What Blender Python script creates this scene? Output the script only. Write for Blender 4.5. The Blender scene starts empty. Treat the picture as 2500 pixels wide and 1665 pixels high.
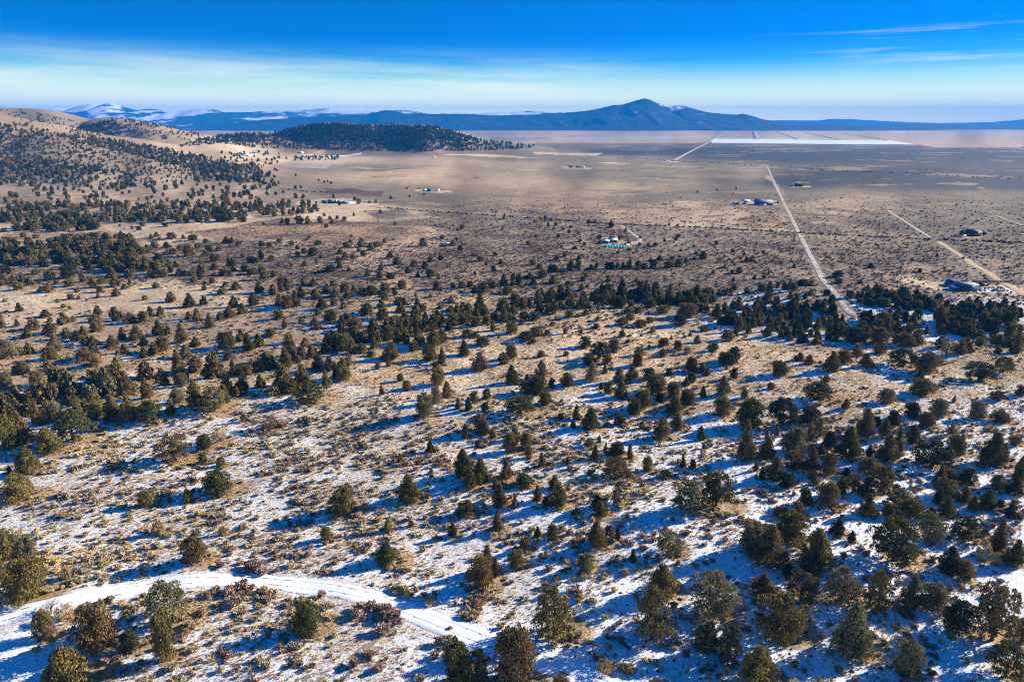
import bpy, math, random
import numpy as np
from mathutils import Vector
from mathutils.bvhtree import BVHTree

S = bpy.context.scene
COL = S.collection
rng = np.random.default_rng(7)

# ------------------------------------------------------------------ camera
FPX, CX, CY = 1667.0, 1250.0, 832.5          # focal length and centre in pixels of a 2500 x 1665 frame
PITCH = math.atan((CY - 300.0) / FPX)        # true horizon sits 300 px below the top edge
H = 70.0
cd = bpy.data.cameras.new('camera')
cam = bpy.data.objects.new('camera', cd)
COL.objects.link(cam)
cam.location = (0, 0, H)
cam.rotation_euler = (math.pi / 2 - PITCH, 0, 0)
cd.sensor_width = 36.0
cd.lens = 36.0 * FPX / 2500.0
cd.clip_start = 0.5
cd.clip_end = 60000
S.camera = cam
S.render.resolution_x, S.render.resolution_y = 1024, 681

# ------------------------------------------------------------------ light
SUN_EL, SUN_AZ = math.radians(21.0), math.radians(21.0)   # azimuth from +X turned towards +Y
to_sun = Vector((math.cos(SUN_EL) * math.cos(SUN_AZ), math.cos(SUN_EL) * math.sin(SUN_AZ), math.sin(SUN_EL)))
ld = bpy.data.lights.new('sun', 'SUN')
sun = bpy.data.objects.new('sun', ld)
COL.objects.link(sun)
ld.energy = 5.0
ld.angle = math.radians(0.5)
ld.color = (1.0, 0.89, 0.71)
sun.rotation_euler = to_sun.to_track_quat('Z', 'Y').to_euler()
sun.location = (300, 100, 400)

W = bpy.data.worlds.new('World')
S.world = W
W.use_nodes = True
nt = W.node_tree
nt.nodes.clear()


def N(t, kind, **kw):
    n = t.nodes.new(kind)
    for k, v in kw.items():
        setattr(n, k, v)
    return n


def link(t, a, b):
    t.links.new(a, b)


def math_node(t, op, a, b=None, clamp=False):
    n = N(t, 'ShaderNodeMath', operation=op)
    n.use_clamp = clamp
    for i, v in enumerate((a, b)):
        if v is None:
            continue
        if hasattr(v, 'is_linked'):
            link(t, v, n.inputs[i])
        else:
            n.inputs[i].default_value = v
    return n.outputs[0]


def smooth(t, v, a, b):
    n = N(t, 'ShaderNodeMapRange', interpolation_type='SMOOTHSTEP')
    link(t, v, n.inputs['Value'])
    n.inputs['From Min'].default_value = a
    n.inputs['From Max'].default_value = b
    return n.outputs['Result']


def mixc(t, fac, a, b, mode='MIX'):
    n = N(t, 'ShaderNodeMix', data_type='RGBA', blend_type=mode)
    if hasattr(fac, 'is_linked'):
        link(t, fac, n.inputs[0])
    else:
        n.inputs[0].default_value = fac
    for v, i in ((a, 6), (b, 7)):
        if hasattr(v, 'is_linked'):
            link(t, v, n.inputs[i])
        else:
            n.inputs[i].default_value = (*v, 1)
    return n.outputs[2]


def noise(t, vec, scale, detail=3, rough=0.55, dim='3D'):
    n = N(t, 'ShaderNodeTexNoise', noise_dimensions=dim)
    if vec is not None:
        link(t, vec, n.inputs['Vector'])
    n.inputs['Scale'].default_value = scale
    n.inputs['Detail'].default_value = detail
    n.inputs['Roughness'].default_value = rough
    return n.outputs['Fac']


def build_world():
    t = nt
    out = N(t, 'ShaderNodeOutputWorld')
    bg = N(t, 'ShaderNodeBackground')
    geo = N(t, 'ShaderNodeTexCoord')
    sep = N(t, 'ShaderNodeSeparateXYZ')
    link(t, geo.outputs['Generated'], sep.inputs[0])
    x, y, z = sep.outputs
    zc = math_node(t, 'MAXIMUM', z, 0.0)
    # dry, very clear air: the sky reaches its deep blue a few degrees over the horizon
    zb = math_node(t, 'ADD', math_node(t, 'MULTIPLY', zc, SKY_STEEP), 0.012)
    comb = N(t, 'ShaderNodeCombineXYZ')
    link(t, x, comb.inputs[0]); link(t, y, comb.inputs[1]); link(t, zb, comb.inputs[2])
    nv = N(t, 'ShaderNodeVectorMath', operation='NORMALIZE')
    link(t, comb.outputs[0], nv.inputs[0])
    sky = N(t, 'ShaderNodeTexSky', sky_type='NISHITA')
    sky.sun_disc = False
    sky.sun_elevation = SUN_EL
    sky.sun_rotation = math.pi / 2 - SUN_AZ
    sky.altitude = 1500
    sky.air_density, sky.dust_density, sky.ozone_density = 1.0, 0.3, 3.0
    link(t, nv.outputs[0], sky.inputs['Vector'])
    hs = N(t, 'ShaderNodeHueSaturation')
    hs.inputs['Hue'].default_value = SKY_HUE
    hs.inputs['Saturation'].default_value = SKY_SAT
    link(t, sky.outputs[0], hs.inputs['Color'])
    # pale band close to the horizon
    deep = mixc(t, 1.0, hs.outputs[0], SKY_DEEP, 'MULTIPLY')
    mid = mixc(t, math_node(t, 'SUBTRACT', 1.0, smooth(t, zc, 0.015, 0.110)), deep, SKY_MID)
    pale = mixc(t, math_node(t, 'SUBTRACT', 1.0, smooth(t, zc, -0.015, 0.082)), mid, SKY_PALE)
    # cirrus: soft streaks low in the sky, drawn out sideways
    az = math_node(t, 'ARCTAN2', x, y)
    cv = N(t, 'ShaderNodeCombineXYZ')
    link(t, math_node(t, 'MULTIPLY', az, 2.2), cv.inputs[0])
    link(t, math_node(t, 'ADD', math_node(t, 'MULTIPLY', zc, 30.0), math_node(t, 'MULTIPLY', az, 0.55)), cv.inputs[1])
    n1 = noise(t, cv.outputs[0], 1.3, 6, 0.55)
    band = math_node(t, 'MULTIPLY', smooth(t, zc, 0.0, 0.03), math_node(t, 'SUBTRACT', 1.0, smooth(t, zc, 0.045, 0.10)))
    left = math_node(t, 'SUBTRACT', 1.0, smooth(t, az, -0.05, 0.30))
    c1 = math_node(t, 'MULTIPLY', math_node(t, 'MULTIPLY', smooth(t, n1, 0.34, 0.70), band), left)
    cv2 = N(t, 'ShaderNodeCombineXYZ')
    link(t, math_node(t, 'MULTIPLY', az, 5.0), cv2.inputs[0])
    link(t, math_node(t, 'MULTIPLY', zc, 130.0), cv2.inputs[1])
    cv2.inputs[2].default_value = 3.7
    n2 = noise(t, cv2.outputs[0], 1.0, 5, 0.6)
    band2 = math_node(t, 'MULTIPLY', smooth(t, zc, 0.045, 0.075), math_node(t, 'SUBTRACT', 1.0, smooth(t, zc, 0.10, 0.115)))
    right = smooth(t, az, 0.28, 0.60)
    c2 = math_node(t, 'MULTIPLY', math_node(t, 'MULTIPLY', smooth(t, n2, 0.50, 0.72), band2), right)
    cl = math_node(t, 'MULTIPLY', math_node(t, 'MAXIMUM', c1, math_node(t, 'MULTIPLY', c2, 0.5)), 0.55, True)
    fin = mixc(t, cl, pale, SKY_CLOUD)
    link(t, fin, bg.inputs['Color'])
    bg.inputs['Strength'].default_value = SKY_STR
    link(t, bg.outputs[0], out.inputs['Surface'])


SKY_STEEP, SKY_HUE, SKY_SAT, SKY_STR = 5.0, 0.5, 1.5, 0.128
SKY_DEEP = (0.03, 0.72, 0.88)
SKY_MID = (0.6, 3.1, 1.9)
SKY_PALE = (9.8, 8.2, 3.6)
SKY_CLOUD = (6.6, 5.7, 3.5)
build_world()

S.view_settings.view_transform = 'Standard'
S.view_settings.look = 'None'
S.view_settings.gamma = 1.0
S.view_settings.exposure = 1.3
S.view_settings.use_curve_mapping = False
S.render.engine = 'CYCLES'
C = S.cycles
C.use_denoising = True
C.denoiser = 'OPENIMAGEDENOISE'
C.denoising_input_passes = 'RGB_ALBEDO_NORMAL'
C.denoising_prefilter = 'NONE'
C.filter_width = 1.1
C.max_bounces = 5
C.diffuse_bounces = 3
C.glossy_bounces = 2
C.transmission_bounces = 2
C.transparent_max_bounces = 4
C.volume_bounces = 0
C.sample_clamp_indirect = 4.0


# ------------------------------------------------------------------ helpers
def tag(o, label=None, cat=None, group=None, kind=None):
    if label: o['label'] = label
    if cat: o['category'] = cat
    if group: o['group'] = group
    if kind: o['kind'] = kind
    return o


def mesh_from(name, verts, faces, mats=(), smooth_shade=False):
    me = bpy.data.meshes.new(name)
    v = np.asarray(verts, dtype=np.float32)
    me.vertices.add(len(v))
    me.vertices.foreach_set('co', v.ravel())
    if isinstance(faces, np.ndarray):
        k = faces.shape[1]
        me.loops.add(faces.size)
        me.loops.foreach_set('vertex_index', faces.ravel().astype(np.int32))
        me.polygons.add(len(faces))
        me.polygons.foreach_set('loop_start', np.arange(0, faces.size, k, dtype=np.int32))
        me.polygons.foreach_set('loop_total', np.full(len(faces), k, dtype=np.int32))
    else:
        lt = np.array([len(f) for f in faces], dtype=np.int32)
        ls = np.concatenate(([0], np.cumsum(lt)[:-1])).astype(np.int32)
        li = np.array([i for f in faces for i in f], dtype=np.int32)
        me.loops.add(len(li))
        me.loops.foreach_set('vertex_index', li)
        me.polygons.add(len(lt))
        me.polygons.foreach_set('loop_start', ls)
        me.polygons.foreach_set('loop_total', lt)
    me.update(calc_edges=True)
    me.validate()
    for m in mats:
        me.materials.append(m)
    if smooth_shade:
        me.polygons.foreach_set('use_smooth', np.ones(len(me.polygons), dtype=bool))
    return me


def obj(name, me, parent=None, loc=None):
    o = bpy.data.objects.new(name, me)
    COL.objects.link(o)
    if parent is not None:
        o.parent = parent
    if loc is not None:
        o.location = loc
    return o


def add_attr(me, name, arr, domain='POINT'):
    arr = np.asarray(arr, dtype=np.float32)
    if arr.ndim == 2:
        a = me.attributes.new(name, 'FLOAT_COLOR', domain)
        a.data.foreach_set('color', np.concatenate([arr, np.ones((len(arr), 1), np.float32)], 1).ravel())
    else:
        a = me.attributes.new(name, 'FLOAT', domain)
        a.data.foreach_set('value', arr)


_tab = np.random.default_rng(11).random((256, 256))


def vnoise(x, y, s=0):
    x = np.asarray(x, float) + s * 17.13; y = np.asarray(y, float) + s * 41.7
    xi = np.floor(x).astype(int); yi = np.floor(y).astype(int)
    fx = x - xi; fy = y - yi
    fx = fx * fx * (3 - 2 * fx); fy = fy * fy * (3 - 2 * fy)
    g = lambda i, j: _tab[(xi + i) & 255, (yi + j) & 255]
    return (g(0, 0) * (1 - fx) + g(1, 0) * fx) * (1 - fy) + (g(0, 1) * (1 - fx) + g(1, 1) * fx) * fy


def fbm(x, y, s=0, o=4):
    a, t, v = 1.0, 0.0, 0.0
    for i in range(o):
        v = v + a * vnoise(x * 2 ** i, y * 2 ** i, s + i * 3)
        t += a
        a *= 0.5
    return v / t


def sstep(a, b, v):
    t = np.clip((v - a) / (b - a), 0, 1)
    return t * t * (3 - 2 * t)


def ray(px, py):
    px = np.asarray(px, float); py = np.asarray(py, float)
    u = (px - CX) / FPX; v = (CY - py) / FPX
    c, s = math.cos(PITCH), math.sin(PITCH)
    return u, c + v * s, -s + v * c           # right, forward (+Y), up


def at_depth(px, py, D):
    dx, dy, dz = ray(px, py)
    k = D / dy
    return dx * k, H + dz * k


def project(x, y, z):
    c, s = math.cos(PITCH), math.sin(PITCH)
    zc = y * c - (z - H) * s
    up = y * s + (z - H) * c
    zc = np.maximum(zc, 1e-3)
    return CX + FPX * x / zc, CY - FPX * up / zc, zc


def flat_hit(px, py):
    dx, dy, dz = ray(px, py)
    k = -H / dz
    return dx * k, dy * k


# ------------------------------------------------------------------ terrain
edge_px = [(-500, 1180), (-200, 1120), (0, 1075), (220, 1000), (420, 960), (540, 935), (740, 890), (870, 862), (1080, 812), (1230, 775),
           (1380, 750), (1550, 758), (1750, 775), (1900, 805), (2200, 850), (2500, 875), (3000, 900), (3600, 920)]
ex, ey = flat_hit([p[0] for p in edge_px], [p[1] for p in edge_px])
o_ = np.argsort(ex); ex, ey = ex[o_], ey[o_]


def crest(D, pts):
    x, z = at_depth([p[0] for p in pts], [p[1] for p in pts], D)
    return x, z


R_near = (1150, crest(1150, [(-900, 300), (-400, 262), (-200, 268), (0, 285), (60, 302), (130, 322), (200, 329), (300, 344), (430, 366), (520, 384), (600, 402), (680, 428)]))
R_a = (1900, crest(1900, [(-900, 330), (-400, 285), (-150, 268), (0, 264), (60, 265), (130, 280), (225, 298), (330, 325), (450, 352)]))
R_b = (1550, crest(1550, [(60, 360), (185, 330), (222, 305), (250, 291), (300, 289), (350, 297), (400, 307), (450, 320), (500, 331), (580, 352), (640, 376)]))
R_c = (1700, crest(1700, [(380, 368), (440, 352), (500, 336), (560, 327), (610, 324), (650, 333), (720, 352), (800, 366)]))
R_m = (1880, crest(1880, [(560, 360), (620, 343), (680, 322), (720, 309), (770, 300), (830, 300), (900, 305), (1000, 305), (1050, 305), (1100, 318), (1180, 340), (1250, 352), (1320, 360), (1350, 364)]))


def ridge(x, y, R, wf, wb, amp=3.0):
    D, (cx, cz) = R
    h = np.interp(x, cx, cz, left=max(0, min(cz[0], 0)), right=0)
    h = np.maximum(h, 0)
    d = y - D + (fbm(x / 130, y / 130, 5, 2) - 0.5) * 120
    b = sstep(-wf, 0, d) * (1 - sstep(0, wb, d))
    rough = (fbm(x / 90, y / 90, 9, 4) - 0.5) * amp * 2 * sstep(0, 15, h) * sstep(0.05, 0.6, b) * (1 - 0.7 * sstep(0.85, 1.0, b))
    return h * b + rough


def terrain(x, y):
    x = np.asarray(x, float); y = np.asarray(y, float)
    d = y - np.interp(x, ex, ey)
    z = 2.6 * (1 - sstep(-2, 26, d)) - 2.6 * np.exp(-((d - 26) / 20) ** 2)
    near = 1 - sstep(150, 500, y)
    z = z + near * ((fbm(x / 46, y / 30, 1, 3) - 0.5) * 3.4 + (vnoise(x / 9, y / 7, 4) - 0.5) * 0.55 + (vnoise(x / 3.1, y / 2.7, 6) - 0.5) * 0.16)
    z = z + (fbm(x / 160, y / 160, 2, 2) - 0.5) * 4.0 * sstep(200, 500, y) * (1 - sstep(700, 1500, y))
    h = np.maximum.reduce([ridge(x, y, R_near, 370, 500, 4), ridge(x, y, R_a, 520, 700, 4), ridge(x, y, R_b, 260, 300, 3),
                           ridge(x, y, R_c, 260, 300, 3), ridge(x, y, R_m, 260, 420, 5)])
    return z + np.maximum(h, 0)


# the ground sheet: rings and spokes around a point behind the camera, finest close by
NR, NA = 820, 700
ax0, ay0 = 0.0, -70.0
rr = np.concatenate([np.geomspace(22, 110, 40)[:-1], np.geomspace(110, 900, 520)[:-1], np.geomspace(900, 26000, NR - 558)])
NR = len(rr)
aa = np.linspace(-1.15, 1.15, NA)
RR, AA = np.meshgrid(rr, aa, indexing='ij')
gx = (ax0 + RR * np.sin(AA)).ravel(); gy = (ay0 + RR * np.cos(AA)).ravel()
gz = terrain(gx, gy)
GZ = gz.reshape(NR, NA)


def ground_z(x, y):
    """height of the ground mesh itself (bilinear in its own grid)"""
    x = np.asarray(x, float); y = np.asarray(y, float)
    r = np.hypot(x - ax0, y - ay0); a = np.arctan2(x - ax0, y - ay0)
    i = np.clip(np.searchsorted(rr, r) - 1, 0, NR - 2)
    ja = np.clip((a - aa[0]) / (aa[1] - aa[0]), 0, NA - 1.001)
    j = ja.astype(int); fj = ja - j
    fi = np.clip((r - rr[i]) / (rr[i + 1] - rr[i]), 0, 1)
    return (GZ[i, j] * (1 - fi) * (1 - fj) + GZ[i + 1, j] * fi * (1 - fj) + GZ[i, j + 1] * (1 - fi) * fj + GZ[i + 1, j + 1] * fi * fj)


def hit(px, py):
    """where the line of sight through a picture point meets the ground"""
    PX = np.atleast_1d(np.asarray(px, float)); PY = np.atleast_1d(np.asarray(py, float))
    T = np.geomspace(30, 14000, 520)
    res = []
    for c in range(0, len(PX), 500):
        dx, dy, dz = ray(PX[c:c + 500], PY[c:c + 500])
        dx, dy, dz = [v + 0 * dx for v in (dx, dy, dz)]
        below = (H + dz[:, None] * T) < ground_z(dx[:, None] * T, dy[:, None] * T)
        k = np.where(below.any(1), below.argmax(1), len(T) - 1)
        lo, hi = T[np.maximum(k - 1, 0)].copy(), T[k].copy()
        for _ in range(14):
            m = (lo + hi) / 2
            b = (H + dz * m) < ground_z(dx * m, dy * m)
            hi = np.where(b, m, hi); lo = np.where(b, lo, m)
        res.append(np.stack([dx * m, dy * m], 0))
    x, y = np.concatenate(res, 1)
    return x, y, ground_z(x, y)


def in_poly(x, y, poly):
    ins = np.zeros(np.shape(x), bool)
    n = len(poly)
    for i in range(n):
        x1, y1 = poly[i]; x2, y2 = poly[(i + 1) % n]
        c = ((y1 > y) != (y2 > y)) & (x < (x2 - x1) * (y - y1) / (y2 - y1 + 1e-12) + x1)
        ins ^= c
    return ins


def world_poly(pp):
    x, y, _ = hit([p[0] for p in pp], [p[1] for p in pp])
    return list(zip(x, y))


def line_dist(x, y, pts):
    d = np.full(np.shape(x), 1e9)
    for (x1, y1), (x2, y2) in zip(pts[:-1], pts[1:]):
        vx, vy = x2 - x1, y2 - y1
        t = np.clip(((x - x1) * vx + (y - y1) * vy) / (vx * vx + vy * vy + 1e-9), 0, 1)
        d = np.minimum(d, np.hypot(x - x1 - t * vx, y - y1 - t * vy))
    return d


def dense_line(pp, step):
    x, y, _ = hit([p[0] for p in pp], [p[1] for p in pp])
    # smooth curve through the points
    P = np.stack([x, y], 1)
    for _ in range(3):
        Q = [P[0]]
        for a, b in zip(P[:-1], P[1:]):
            Q += [a * .75 + b * .25, a * .25 + b * .75]
        Q.append(P[-1])
        P = np.array(Q)
    s = np.concatenate([[0], np.cumsum(np.hypot(*np.diff(P, axis=0).T))])
    n = max(4, int(s[-1] / step))
    si = np.linspace(0, s[-1], n)
    return np.stack([np.interp(si, s, P[:, 0]), np.interp(si, s, P[:, 1])], 1)

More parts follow.
